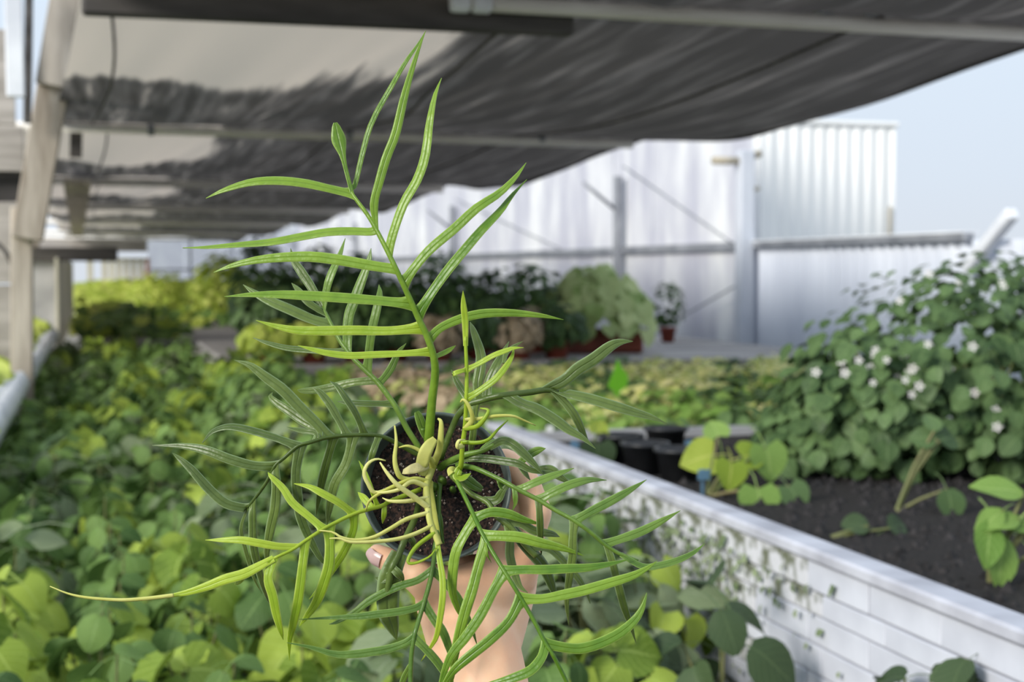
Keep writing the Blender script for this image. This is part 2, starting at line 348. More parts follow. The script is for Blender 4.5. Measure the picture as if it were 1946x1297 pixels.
# roof pipes along X, shade cloth slung between them
PY = [4.98, 9.7, 15.5, 21.6, 28.4, 36.0, 42.3]
PH = [.905, .88, .88, .88, .88, .87, .87]
place = ['nearest, crossing the top of the picture', 'second from the front', 'third from the front', 'fourth from the front', 'fifth from the front', 'sixth from the front', 'last, over the far wall']
for i, (y, h) in enumerate(zip(PY, PH)):
    t = empty('roof_pipe', (1.2 if i == 0 else .6, y, Z0+h), label='galvanised roof pipe under the shade cloth, '+place[i], cat='pipe', group='pipes carrying the shade cloth')
    x0 = 1.22 if i == 0 else (-.45 if i == 1 else -1.7); x1 = 4.3 if i == 0 else 3.55
    s = .012
    pr_ = [.028, .03, .042, .046, .048, .05, .05][i]; b = MB().tube([(x0-t.location.x, 0, 0), ((x0+x1)/2-t.location.x, 0, -s), (x1-t.location.x, 0, -.012*(x1-x0)/2)], pr_, 12); b.obj('pipe', M['galv'], t, True)
    if i == 0:
        for q in (0, .075):
            MB().lathe([(.0, -.03), (.034, -.03), (.037, -.02), (.037, .02), (.034, .03), (.0, .03)], 14, Matrix.Translation((x0-t.location.x+q-.02, -.004, .0)) @ Matrix.Rotation(math.pi/2, 4, 'Y')).obj('coupling', M['white'], t, True)
        for q in (2.55, 2.75, 2.95): MB().box((q-1.2, -.005, .035), (.05, .07, .02), bev=.004).obj('clip', M['steel'], t)
    else:
        for q in (.35, 1.6, 2.9): MB().lathe([(.033, -.02), (.036, -.015), (.036, .015), (.033, .02)], 12, Matrix.Translation((q-t.location.x, 0, -.006)) @ Matrix.Rotation(math.pi/2, 4, 'Y')).obj('clip', M['steel'], t, True)
rng = random.Random(3)
ridge = [(rng.uniform(4, 9), rng.uniform(0, 6)) for _ in range(3)]+[(rng.uniform(13, 30), rng.uniform(0, 6)) for _ in range(4)]
for i in range(-1, 6):
    ya = PY[i] if i >= 0 else 4.35; yb = PY[i+1]; x0 = 0; x1 = 3.66; nx, ny = 110, 26
    ha = PH[max(i, 0)]+(.03 if i < 2 else .05); hb = PH[i+1]+(.03 if i < 1 else .05); vs, fs, ble = [], [], []
    for j in range(ny+1):
        t = j/ny
        for q in range(nx+1):
            y = ya+(yb-ya)*t-(.12 if i == 5 and t == 1 else 0); x0 = (-.02-.048*max(0, y-4.98)) if i <= 0 else -1.5 if i == 1 else -.7; x = x0+(x1-x0)*q/nx; edge = max(0, (x-2.4)/1.26)
            sag = (.075+.10*edge+.015*math.sin(3*x+i))*(math.sin(math.pi*t**1.25)**.9 if 0 < t < 1 else 0)*(0.25 if i < 0 else 1)
            wr = sum(math.sin(f*(x+.10*y)+p)*(.011 if f < 10 else .0045) for f, p in ridge)*math.sin(math.pi*t)*(.5+t)
            xx = x+(.06*math.sin(math.pi*t)*-1+.015*math.sin(4*y) if q == nx else 0)
            vs.append((xx, y, Z0+ha+(hb-ha)*t-sag+wr))
            lim = .42-.1*max(0, x-.5); wd = .03+.12*max(0, x-.3); ble.append(max(0, min(1, (lim-t)/wd*.5+.5))*max(0, min(1, (1.15+.3*t*2-x+(.25 if i == 0 else -.35))/.25)) if i >= 0 else 0)
    m = nx+1
    for j in range(ny):
        for q in range(nx): fs.append((j*m+q, j*m+q+1, (j+1)*m+q+1, (j+1)*m+q))
    nm = ['over the camera end of the house', 'in the nearest bay', 'in the second bay', 'in the third bay', 'in the fourth bay', 'in the fifth bay', 'in the farthest bay'][i+1]
    root = empty('shade_cloth', (1.5, ya, Z0+ha), label='sagging dark grey shade cloth slung between pipes '+nm, cat='shade cloth', group='shade cloth bays')
    cm = mesh('cloth_sheet', vs, fs, M['cloth']); cm.attributes.new('bleached', 'FLOAT', 'POINT').data.foreach_set('value', ble)
    o = link('cloth_sheet', cm, root, Matrix.Translation((-1.5, -ya, -Z0-ha)))
    if i >= 0:   # sewn seams along the sheet, a doubled hem at the free edge
        for sx in (.04, 1.55, 2.75):
            pts = []
            for j in range(0, ny+1):
                row_ = vs[j*m:(j+1)*m]; xt = sx+.05*math.sin(j*.16+sx*3+i); v = min(row_, key=lambda v: abs(v[0]-xt)); pts.append((xt-1.5, v[1]-ya, v[2]-Z0-ha-.008))
            MB().tube(pts, .008, 6, flat=.4).obj('seam', M['darkwood'], root, True)
        MB().tube([(vs[j*m+nx][0]-1.5, vs[j*m+nx][1]-ya, vs[j*m+nx][2]-Z0-ha) for j in range(0, ny+1)], .012, 6).obj('hem', M['cloth'], root, True)
MB().box((.80, 5.07, Z0+.975), (1.66, .06, .31), bev=.01).obj('header_beam', M['darkwood'], label='dark timber header beam behind the nearest roof pipe', cat='beam')

# right wall: milky sheets on steel posts, then a low corrugated stretch
wr = empty('wall_right', (5.5, 12, 0), kind='structure')
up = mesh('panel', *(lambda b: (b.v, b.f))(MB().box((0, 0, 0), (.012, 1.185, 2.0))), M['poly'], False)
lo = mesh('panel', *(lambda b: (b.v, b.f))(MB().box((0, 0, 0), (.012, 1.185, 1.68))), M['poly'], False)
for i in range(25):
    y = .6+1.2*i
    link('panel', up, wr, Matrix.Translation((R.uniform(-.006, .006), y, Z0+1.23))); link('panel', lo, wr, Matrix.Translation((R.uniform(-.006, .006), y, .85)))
MB().bar((-.04, -.1, Z0+.21), (-.04, 30.2, Z0+.21), .05, .07).obj('rail', M['steel'], wr)
MB().bar((-.03, 0, .06), (-.03, 30, .06), .06, .12).obj('sill', M['postwhite'], wr)
def corrugated(w, h, pitch=.1, amp=.014, n=6):
    vs, fs = [], []; k = int(w/pitch*n)
    for i in range(k+1):
        y = w*i/k; x = amp*math.sin(2*math.pi*y/pitch)
        vs += [(x, y, 0), (x, y, h)]
    for i in range(k): fs.append((2*i, 2*i+2, 2*i+3, 2*i+1))
    return vs, fs
sh = mesh('corrugated_sheet', *corrugated(.98, 1.66, .14, .026, 10), M['corr'])
for i in range(7): link('corrugated_sheet', sh, wr, Matrix.Translation((0, -.99*(i+1), .03)))
MB().bar((-.03, -3.4, Z0+.215), (-.03, -.05, Z0+.215), .08, .06, bev=.01).obj('cap_rail', M['steel'], wr)
MB().bar((-.02, -3.4, Z0+.245), (-.02, -.05, Z0+.245), .12, .012).obj('flashing', M['white'], wr)
# end wall
we = empty('wall_back', (1.4, 42.4, 0), kind='structure')
ep = mesh('panel', *(lambda b: (b.v, b.f))(MB().box((0, 0, 0), (.98, .012, 3.4))), M['film'], False)
for i in range(5): link('panel', ep, we, Matrix.Translation((.5+i*1.0, 0, 1.7)))
MB().bar((0, -.05, Z0+.0), (4.6, -.05, Z0+.0), .05).obj('rail', M['steel'], we)
for x in (1.15, 2.3, 3.45): MB().bar((x, -.04, 0), (x, -.04, 3.3), .05).obj('mullion', M['steel'], we)
MB().box((-1.5, -.1, Z0+.70), (3.0, .04, .42)).obj('gable_board', M['wood_h'], we)
# gate in the far left opening
g = empty('timber_gate', (.6, 42.0, 0), label='slatted timber gate with an orange end post in the far opening', cat='gate')
for i in range(8):
    if i in (1,): continue
    MB().box((-.72+i*.19, 0, 1.45), (.15, .03, .75), bev=.006).obj('slat', M['palewood'], g)
MB().box((-.0, -.02, Z0+.27), (1.7, .08, .1), bev=.01).obj('lintel', M['palewood'], g)
MB().box((.78, -.02, 1.3), (.11, .09, 1.0), bev=.01).obj('post', M['orange'], g)
MB().box((0, .03, 1.2), (1.5, .03, .08)).obj('cross_rail', M['palewood'], g)

# posts of the right wall
def post(y, x, w, top, label, m, stubs=()):
    t = empty('wall_post', (x, y, 0), label=label, cat='post')
    MB().box((0, 0, top/2), (w, w, top), bev=.01).obj('shaft', M[m], t)
    MB().box((0, 0, .01), (w*1.8, w*1.8, .02)).obj('base_plate', M['steel'], t)
    for a, b, r in stubs: MB().tube([a, b], r, 10).obj('bracket', M['stub'], t, True)
    return t
post(11.9, 5.38, .13, Z0+1.02, 'thick pale painted post where the tall and low walls meet', 'postwhite',
     [((-.3, 0, Z0+.93), (-.05, 0, Z0+.93), .035), ((.05, 0, Z0+.97), (.14, 0, Z0+1.0), .035), ((.05, 0, Z0+.68), (.13, 0, Z0+.70), .02)])
for y, w, lab in ((15.2, .085, 'grey steel post against the white wall, behind the pale leafy pot'), (22.9, .085, 'grey steel post against the white wall, second beyond the pale leafy pot'), (32.0, .08, 'thin grey steel post against the far part of the white wall'), (42.2, .1, 'grey steel corner post where the two white walls meet')):
    t = post(y, 5.4, w, Z0+1.0, lab, 'steel')
    MB().tube([(0, 0, Z0+.62), (-.42, -.1, Z0+.92)], .02, 8).obj('brace', M['steel'], t, True)
def wire(a, b, label): MB().tube([a, b], .008, 6).obj('brace_wire', M['steel'], None, True, label=label, cat='wire')
wire((5.42, 15.1, Z0+1.1), (5.42, 12.3, Z0+.25), 'thin diagonal wire above the rail of the white wall')
wire((5.36, 11.95, Z0-.12), (5.36, 13.9, Z0-.6), 'thin diagonal wire below the rail of the white wall')
wire((5.42, 22.8, Z0+1.1), (5.42, 17.3, Z0+.25), 'thin diagonal wire between the two grey wall posts')
MB().bar((5.42, 8.55, Z0+.0), (5.42, 8.05, Z0+.35), .08, .08, bev=.01).obj('corner_strut', M['white'], None, label='white slanting strut at the end of the low corrugated wall', cat='strut')
# white shed beyond the wall
s = empty('shed', (8.3, 16.0, 0), label='white corrugated shed standing beyond the low wall', cat='shed')
v, f = corrugated(1.72, 3.2, .16, .012, 8); front = mesh('wall_sheet', [(y-.86, x, z) for x, y, z in v], f, M['shed'])
link('wall_sheet', front, s); v, f = corrugated(3.0, 3.2, .13, .012); side = mesh('wall_sheet', v, f, M['shed'])
link('wall_sheet', side, s, Matrix.Translation((.86, 0, 0))); link('wall_sheet', side, s, Matrix.Translation((-.86, 0, 0)))
MB().box((0, 1.5, 3.22), (1.78, 3.1, .05), bev=.01).obj('roof', M['shed'], s)
MB().tube([(.78, -.05, 1.6), (.78, -.05, 2.25)], .02, 8).obj('drainpipe', M['stub'], s, True)

# ------------------------------------------------------------------ left side timbers
def plank(name, a, b, w, h, m, label, upv=(0, 0, 1), cat='timber'):
    return MB().bar(a, b, w, h, upv, .006).obj(name, M[m], None, label=label, cat=cat)
Y8 = 7.9/.965
def L8(px, py, y=8.0):
    r = FWD+RIGHT*((px-CX)/FPX)+UP*((CY-py)/FPX); return EYE+r*(y/r.y)
plank('leaning_timber', L8(52, 455, 8.1), L8(108, 125, 8.1), .155, .13, 'wood', 'weathered leaning timber on the left, lower of the lapped pair', (0, 1, 0))
plank('leaning_timber', L8(104, 165, 8.0), L8(152, -120, 8.0), .19, .06, 'wood', 'weathered leaning timber on the left, upper of the lapped pair', (0, 1, 0))
plank('support_post', Vector((L8(36, 640, 8.2).x, 8.2, 0)), L8(42, 395, 8.2), .11, .12, 'wood', 'short weathered post below the leaning timbers', (0, 1, 0))
plank('wall_plank', L8(30, 185, 7.8), L8(24, -60, 7.8), .085, .04, 'white', 'bluish white plank hanging at the upper left corner', (0, 1, 0))
wlft = empty('wall_left', (-.9, 8.6, 0), kind='structure')
for (xa, xb, za, zb) in ((-.36, -.53, 1.0, 1.42), (-.37, -.53, 1.425, 1.87), (-.36, -.58, 2.03, 2.28), (-.40, -.58, 2.285, 2.8), (-.54, -.75, 1.0, 1.87), (-.59, -.75, 2.03, 2.8)):
    MB().box(((xa+xb)/2+.9, R.uniform(-.01, .01), (za+zb)/2), (abs(xa-xb)-.006, .03, zb-za-.006), bev=.004).obj('board', M['wood_h'], wlft)
MB().box((.3, .12, 1.95), (.6, .04, .3)).obj('backing', M['darkwood'], wlft)
MB().tube([L8(-6, 462, 8.45), L8(12, 480, 8.45), L8(26, 510, 8.45), L8(33, 550, 8.45)], .018, 8, flat=.5).obj('bracket_strap', M['darkwood'], None, True, label='dark curved strap on the boards at the left edge', cat='bracket')
MB().box((-.525, 14.8, .78), (.36, .4, 1.72), bev=.015).obj('concrete_column', M['concrete'], label='grey concrete column at the end of the lettuce gutter', cat='column')
part_ = empty('partition_wall', (-.33, 15, 0), kind='structure', label='pale board partition along the far left bed', cat='partition')
for i in range(5): MB().box((0, .1+i*1.9, 1.18), (.03, 1.88, .86), bev=.004).obj('board', M['palewood'], part_)
MB().box((-.22, -.1, 1.2), (.26, .04, .84), bev=.004).obj('board', M['palewood'], part_)
MB().box((-.24, 14.6, Z0+.145), (.9, .18, .13), bev=.01).obj('lintel_beam', M['darkwood'], label='dark timber lintel above the grey column', cat='beam')
MB().bar((-.13, 13, Z0+.72), (-.36, 34, Z0+.74), .22, .05).obj('purlin', M['wood'], label='pale lengthwise purlin crossing under the roof pipes', cat='purlin')
MB().bar((-.10, 9.8, Z0+.86), (-.105, 9.8, Z0+.70), .075, .03).obj('hanger_strap', M['darkwood'], label='short dark strap hanging from the second roof pipe near the leaning timber', cat='strap')
plank('dark_gap_strip', L8(52, 235, 7.95), L8(56, -60, 7.95), .04, .03, 'darkwood', 'narrow dark strip standing in for the dark gap between the hanging plank and the leaning timber', (0, 1, 0))  # dark plank put in for the shade of an open gap
MB().bar((-.52, 14.6, Z0+.2), (-.52, 14.6, Z0+.80), .06, .06, bev=.006).obj('hanger_post', M['wood'], label='thin upright hanger above the dark lintel', cat='post')

# ------------------------------------------------------------------ beds, troughs, benches
bed = empty('growing_bed', (.4, 6, 0), label='long raised bed of dark soil running down the house under the foliage', cat='bed')
MB().box((0, .5, .27), (1.56, 16.6, .54)).obj('bed_frame', M['concrete'], bed)
MB().box((0, .5, .555), (1.53, 16.4, .05)).obj('soil', M['soil'], bed)
gut = empty('lettuce_gutter', (-.65, 9, 0), label='white planting gutter full of lettuce along the left edge', cat='planter')
gb = MB()
prof = [(-.26, .5), (-.26, .96), (-.235, .96), (-.22, .9), (.2, .9), (.215, .965), (.25, .97), (.25, .5)]
vs = []; fs = []
for y in (-4.5, 5.4): vs += [(x, y, z) for x, z in prof]
for i in range(7): fs.append((i, i+1, i+9, i+8))
fs += [tuple(range(8)), tuple(range(15, 7, -1))]
gb.add(vs, fs); gb.obj('gutter_body', M['white'], gut)
for i in range(33):
    MB().tube([(.252, -4.3+i*.29, .968), (.268, -4.3+i*.29, .93), (.262, -4.3+i*.29, .86)], [.05, .06, .045], 8).obj('lip_scallop', M['white'], gut, True)
MB().box((-.02, .45, .895), (.42, 9.8, .03)).obj('soil', M['soil'], gut)
rng = random.Random(11)
lp = empty('lettuce', (0, 0, .9)); ms = rosette(24, .15, .16, .11, rng, (.5, 1.2))
lm = foliage_mesh('foliage', ms, TPL['round'], [L['lettuce']]); link('foliage', lm, lp)
pos = [(-.8+.24*c+rng.uniform(-.03, .03), 5.2+i*.23) for i in range(40) for c in range(2)]
for i, (x, y) in enumerate(pos):
    o = lp if i == 0 else copy_tree(lp)
    o.location = (x, y, .9); o.rotation_euler.z = rng.uniform(0, 6.28); s_ = rng.uniform(.85, 1.2); o.scale = (s_, s_, s_)
    tag(o, 'bright yellow-green lettuce in the white gutter, %s in the %s' % (ordw(i//2+1), 'inner row beside the bed' if i % 2 else 'outer row'), 'lettuce', 'lettuces in the white gutter')

# block-walled trough on the right
tr = empty('brick_planter', (1.2, 4, 0), label='white brick planter with a pale rim and dark soil on the right', cat='planter')
zs = [.988, .935, .894, .842, .79, .738, .686, .634, .582]; bl = {}
for r_ in range(8):
    hh = zs[r_]-zs[r_+1]-.003
    for c in range(16):
        y = -2.95+c*.217+(.1 if r_ % 2 else .155)
        if y > .45: continue
        dirty = (y > -1.62 and r_ < 2) or y > -1.3; key = (dirty, r_)
        if key not in bl: bl[key] = mesh('brick', *(lambda b: (b.v, b.f))(MB().box((0, 0, 0), (.1, .2145, hh), bev=.002)), M['blockdirty' if dirty else 'block'], False)
        link('brick', bl[key], tr, Matrix.Translation((.06+R.uniform(-.0015, .0015), y, (zs[r_]+zs[r_+1])/2)))
MB().box((.0625, -1.3, .49), (.09, 3.8, .98)).obj('wall_core', M['concrete'], tr)
MB().box((.029, -1.3, 1.002), (.062, 3.85, .024), bev=.005).obj('rim', M['rim'], tr)
MB().box((.06, -1.3, .985), (.09, 3.8, .012)).obj('rim_shadow_strip', M['grit'], tr)  # dark strip that colours in the shadow line under the rim lip
MB().box((1.2, -1.3, .93), (2.2, 3.75, .05)).obj('soil', M['soil'], tr)
MB().box((2.3, -1.3, .5), (.1, 3.75, 1.0)).obj('back_wall', M['concrete'], tr)
MB().box((1.2, .58, .49), (2.2, .08, .98)).obj('end_wall', M['concrete'], tr)
rng = random.Random(5); b = MB()
for i in range(1500):
    y = rng.uniform(-2.4, .4); x = rng.uniform(.1, 1.0); r_ = rng.uniform(.006, .018)
    ico = [(1, 0, 0), (-1, 0, 0), (0, 1, 0), (0, -1, 0), (0, 0, 1)]; j = lambda: rng.uniform(.6, 1.2)
    b.add([Vector((x+p[0]*r_*j(), y+p[1]*r_*j(), .955+p[2]*r_*j())) for p in ico], [(0, 2, 4), (2, 1, 4), (1, 3, 4), (3, 0, 4)])
b.obj('grit', M['grit'], tr, kind='stuff')
ms = []
for i in range(420):   # creeping moss leaves at the dirty end of the wall
    y = -1.0+rng.gauss(0, .3); z = 1-.04-abs(rng.gauss(0, .13))
    if z < .6: continue
    ms.append(leaf_matrix((-.001, y, z), (-1, rng.uniform(-.4, .4), rng.uniform(-.2, .5)), (0, rng.uniform(-1, 1), rng.uniform(-1, 1)), rng.uniform(.008, .02)))
link('moss', foliage_mesh('moss', ms, TPLS['round'], [L['grey']]), tr, None, kind='stuff')

# grey plank table across the house
tb = empty('plank_table', (3.1, 11.4, 0), label='wide grey plank table crossing the house below the white wall', cat='table')
for i in range(6):
    for j in range(3):
        MB().box((-2.25+.73+j*1.47, -1.75+.3+i*.6, .86+R.uniform(-.004, .004)), (1.462, .592, .04), bev=.006).obj('plank', M['greywood'], tb)
for x in (-2.2, -.7, .8, 2.2):
    for y in (-1.65, 1.65): MB().box((x-.05, y, .42), (.1, .1, .84), bev=.006).obj('leg', M['greywood'], tb)
MB().box((-.05, -1.72, .8), (4.38, .05, .1)).obj('apron', M['greywood'], tb); MB().box((-2.22, 0, .8), (.05, 3.4, .1)).obj('apron', M['greywood'], tb)
MB().box((-2.2, -.0, .42), (.03, 3.3, .7)).obj('side_board', M['greywood'], tb)

# ------------------------------------------------------------------ bedding plants, each leaf of the near ones an object
rng = random.Random(21)
KINDS = {'heart': ('heart_leaved_plant', 'heart', 'heart', .085, 15, 'lime green heart-leaved plant'),
         'round': ('round_leaved_plant', 'round', 'round', .078, 16, 'mid green round-leaved plant'),
         'grey': ('veined_plant', 'oval', 'grey', .115, 12, 'grey-green veined plant'),
         'shade': ('dark_leaved_plant', 'round', 'shade', .085, 12, 'dark green round-leaved plant')}
lmesh = {k: [mesh('leaf', *(lambda t: (t[0].tolist(), t[1]))(leaf_tpl(v[1], 3, 6, c, d, petiole=.7)), L[v[2]], True, leaf_tpl(v[1], 3, 6, c, d, petiole=.7)[2]) for c, d in ((.16, .22), (.42, .42), (-.1, .3))] for k, v in KINDS.items()}
protos = {}
def near_proto(k, v):
    nm, shp, m, size, n, lab = KINDS[k]
    root = empty(nm, (0, 0, 0)); ms = rosette(n+v, .135, .24, size, rng, (.3, 1.3), (-.05, -.45, 0), 1.3, .6)
    for i, mm in enumerate(ms): link('leaf', lmesh[k][i % 3], root, mm)
    plant_stems(ms, M['stem'], root, 2)
    return root
def far_proto(k, v):
    nm, shp, m, size, n, lab = KINDS[k]
    root = empty(nm, (0, 0, 0)); ms = rosette(44 if k == 'round' else 30, .17, .25, size*(.74 if k == 'round' else .95), rng, (.3, 1.2), (-.05, -.45, 0), 1.2, .6)
    link('foliage', foliage_mesh('foliage', ms, TPL[shp], [L[m]]), root)
    return root
used = set()
def put(k, v, near, x, y, z, label, sc=1.0, group=None):
    key = (k, v, near)
    if key not in protos: protos[key] = (near_proto if near else far_proto)(k, v)
    o = protos[key] if key not in used else copy_tree(protos[key]); used.add(key)
    o.location = (x, y, z); o.rotation_euler = (0, 0, rng.uniform(-.6, .6)); o.scale = (sc, sc, sc*rng.uniform(.9, 1.1))
    tag(o, label, 'plant', group or 'bedding plants filling the long bed')
    return o
row = 0; y = 2.35
while y < 5.6:
    nc = 9
    for c in range(nc):
        x = -.33+c*.175+rng.uniform(-.04, .04); yy = y+rng.uniform(-.05, .05)
        if x > 1.08: continue
        u = rng.random()
        if y < 3.9: k = ('heart' if u < .55 else 'round') if x < .42 else ('round' if u < .3 else 'grey' if u < .78 else 'heart')
        else: k = 'round' if u < .7 else 'heart' if u < .85 else 'grey'
        if x > .88 and y < 2.9: k = 'shade' if u < .6 else 'grey'
        z = .575 + (.11+.08*min(1, (y-2.65)/.35)*(x > .6) if x > .6 and y > 2.65 else .09 if x > .72 else .03*rng.random())
        put(k, rng.randrange(3), True, x, yy, z, '%s, %s from the left in the %s bed row from the camera' % (KINDS[k][5], ORD[c], ordw(row+1)), rng.uniform(.9, 1.15))
    y += .2; row += 1
for i, (x, yy) in enumerate(((1.06, 2.78), (.98, 2.95), (1.07, 3.12), (.95, 3.3), (1.06, 3.45), (.9, 2.72), (1.05, 3.8), (1.05, 4.15))):
    k = ('heart', 'round', 'grey', 'heart', 'round', 'grey', 'round', 'heart')[i]
    put(k, i % 3, True, x, yy, .735 if yy > 2.9 else .70, '%s leaning against the white brick wall, %s of eight from the camera' % (KINDS[k][5], ORD[i]), .95)
row2 = 0
while y < 15:
    st = .21 if y < 9 else .27; xm = 1.05 if y < 9.4 else .75
    nc = int((xm+.33)/st)+1
    for c in range(nc):
        x = -.30+c*st+rng.uniform(-.04, .04); u = rng.random(); zz = .575+(.16 if x > .6 and y < 9.4 else 0); k = 'round' if u < .8 else 'heart' if u < .92 else 'grey'
        put(k, 5+rng.randrange(2), False, x, y+rng.uniform(-.05, .05), zz, '%s, %s from the left in the %s bed row from the camera' % (KINDS[k][5], ORD[c], ordw(row+row2+1)), rng.uniform(.95, 1.2))
    y += st*1.15; row2 += 1
# far bedding: one mass
ms = []
for i in range(5200):
    yy = 15.2+26.6*rng.random()**.8; x = rng.uniform(-.14 if yy < 25.5 else -.4, .85 if yy < 18 else 3.4 if rng.random() < .6 else 5.2); hgt = .87+.09*math.sin(yy*.9+x*2)+rng.uniform(-.06, .04)+max(0, (yy-22))*.012
    ms.append((leaf_matrix((x, yy, hgt), (rng.uniform(-.5, .5), -.7+rng.uniform(-.5, .5), 1), (rng.uniform(-1, 1), rng.uniform(-1, 1), -.2), rng.uniform(.12, .2)), 0 if yy > 22 or rng.random() < .3 else 1))
link('far_foliage', foliage_mesh('far_foliage', ms, TPLS['round'], [L['far'], L['round']]), kind='stuff', label='low yellow-green plants massed at the far end of the house', cat='foliage')
MB().box((2.55, 28.4, .4), (5.4, 26.6, .8)).obj('far_bench', M['greywood'], label='long bench under the massed plants at the far end', cat='bench')
def bush(name, x, y, z, rx, ry, rz, n, size, shp, m, label, group=None, cat='plant', trunk=True):
    root = empty(name, (x, y, z), label=label, cat=cat, group=group); ms = []
    for i in range(n):
        d = Vector((rng.gauss(0, 1), rng.gauss(0, 1), rng.gauss(.3, 1))).normalized()*(rng.uniform(.72, 1.05)); d.z = max(d.z, -.55)
        p = Vector((d.x*rx, d.y*ry, rz*(.62+d.z*.62)))
        ms.append(leaf_matrix(p, d+Vector((rng.uniform(-.5, .5), -.3+rng.uniform(-.5, .5), .5)), (rng.uniform(-1, 1), rng.uniform(-1, 1), -.6), size*rng.uniform(.7, 1.2)))
    link('foliage', foliage_mesh('foliage', ms, TPL[shp], [L[m]]), root)
    if trunk: MB().tube([(0, 0, 0), (.02, .01, rz*.5), (0, 0, rz*.8)], [.02, .014, .006], 6).obj('stem', M['stem'], root, True)
    return root
for x, y, w, h, m in ((1.55, 19.5, .6, .75, 'far'), (2.2, 20.5, .65, .95, 'bush'), (2.9, 20.0, .6, .85, 'bush'), (3.6, 21, .6, .8, 'table'), (1.0, 25, .8, .55, 'far'), (2.1, 27, .9, .6, 'far'), (4.3, 19, .6, .8, 'table')):
    bush('leafy_bush', x, y, .78, w*.62, w*.62, h, 420, .1, 'oval', m, '%s bush on the far bench, %.0f cm tall, standing %s' % ({'far': 'yellow-green', 'bush': 'green', 'table': 'dark green'}[m], h*100, {1.55: 'beyond the table left end', 2.2: 'behind the left table pots', 2.9: 'behind the dark table plants', 3.6: 'near the white wall', 1.0: 'far along the bed', 2.1: 'before the far white wall', 4.3: 'close to the wall post'}[x]), 'bushes at the far end')
# potted plants on the table
def pot(parent, r, h, m='terracotta', n=20):
    MB().lathe([(0, 0), (r*.72, 0), (r*.95, h*.8), (r*1.06, h*.8), (r*1.08, h), (r*.94, h), (r*.9, h*.86), (0, h*.86)], n).obj('pot', M[m], parent, True)
def table_plant(x, yy, r_, h, n, m, label, pr=.12):
    t = empty('potted_plant', (x, yy, .88), label=label, cat='potted plant', group='potted plants on the table'); pot(t, pr, .13)
    ms = []
    for i in range(n):
        d = Vector((rng.gauss(0, 1), rng.gauss(-.3, 1), rng.gauss(.1, 1))).normalized()*rng.uniform(.7, 1.05); p = Vector((d.x*r_, d.y*r_, .1+h*(.5+.5*d.z)))
        if p.z < .03: continue
        ms.append(leaf_matrix(p, d+Vector((rng.uniform(-.5, .5), -.4+rng.uniform(-.5, .5), .5)), (d.x+rng.uniform(-.6, .6), d.y, -.5), rng.uniform(.07, .12)))
    link('foliage', foliage_mesh('foliage', ms, TPL['oval'], [L[m]]), t); return t
for i in range(8):
    table_plant(1.12+i*.285, 9.98+rng.uniform(-.03, .12), .19, rng.uniform(.2, .3) if i > 2 else .17, 150, 'far' if i < 2 else 'brownish' if i in (4, 6) else 'table', '%s plant in a red pot, %s from the left, table front row' % ('yellow-green' if i < 2 else 'mauve-tinged' if i in (4, 6) else 'dark green', ORD[i]), .1)
for i in range(7):
    table_plant(1.2+i*.33, 10.75+rng.uniform(-.05, .2), .23, rng.uniform(.34, .44), 170, 'bush' if i == 0 else 'table', 'dark leafy plant in a red pot, %s from the left, table middle row' % ORD[i])
for i in range(8):
    table_plant(1.25+i*.33, 11.9+rng.uniform(-.1, .5), .25, rng.uniform(.44, .58), 170, 'table', 'tall dark plant in a red pot, %s from the left, table back row' % ORD[i])
t = empty('window_box_plant', (3.62, 10.6, .88), label='large pale-leaved plant in a long red box on the table', cat='potted plant')
MB().box((0, 0, .08), (.62, .26, .16), bev=.02).obj('pot', M['terracotta'], t); MB().box((0, 0, .165), (.66, .3, .03), bev=.01).obj('rim', M['terracotta'], t)
ms = rosette(290, .42, .46, .12, rng, (.4, 1.3), (0, -.9, 0), 1.2, .5)
lt = leaf_tpl('heart', 2, 4, .2, .25); lf = mesh('leaf', lt[0].tolist(), lt[1], L['palebig'], True, lt[2])
for mm in ms: link('leaf', lf, t, Matrix.Translation((0, 0, .14)) @ mm)
t = empty('potted_plant', (4.72, 12.0, .88), label='small dark trailing plant in a red pot near the wall', cat='potted plant')
pot(t, .07, .13); q = bush('x', 0, 0, 0, .14, .14, .34, 90, .07, 'oval', 'table', None, trunk=False); ch = q.children[0]; ch.parent = t; ch.location = (0, 0, .1); bpy.data.objects.remove(q)

# mid plants in the planter and bench behind it
mb = empty('low_bench', (3.1, 7.1, 0), label='low grey bench under the variegated plants', cat='bench')
for i in range(5): MB().box((-1.5+i*.66, 0, .72), (.65, 4.6, .04), bev=.005).obj('plank', M['greywood'], mb)
for x in (-1.3, 1.3):
    for y in (-1.9, 1.9): MB().box((x, y, .35), (.1, .1, .70)).obj('leg', M['greywood'], mb)
cnt = 0
for y in np.arange(4.75, 9.2, .34):
    for x in np.arange(1.45, 4.6, .36):
        if x/y > .53 or x/y < .15: continue
        u = rng.random(); k = 'brownish' if x/y < .27 and y > 6.0 and u < .7 else 'varieg' if u < (.75 if y > 6.8 else .35) else 'hosta' if u < .85 else 'bush'
        lab = {'brownish': 'mauve-brown leafy', 'varieg': 'cream variegated', 'hosta': 'fresh green', 'bush': 'dark green'}[k]
        z = .74
        t = bush('bench_plant', x+rng.uniform(-.06, .06), y+rng.uniform(-.05, .05), z, .2, .2, .24 if y < 6.2 else .19 if y < 7.8 else .15, 120, .065, 'oval', k, '%s plant, %s from the left in the %s row of the low bench' % (lab, ORD[int((x-1.45)/.36+.01)], ordw(int((y-4.75)/.34+.01)+1)), 'plants on the low bench', trunk=False)
        cnt += 1
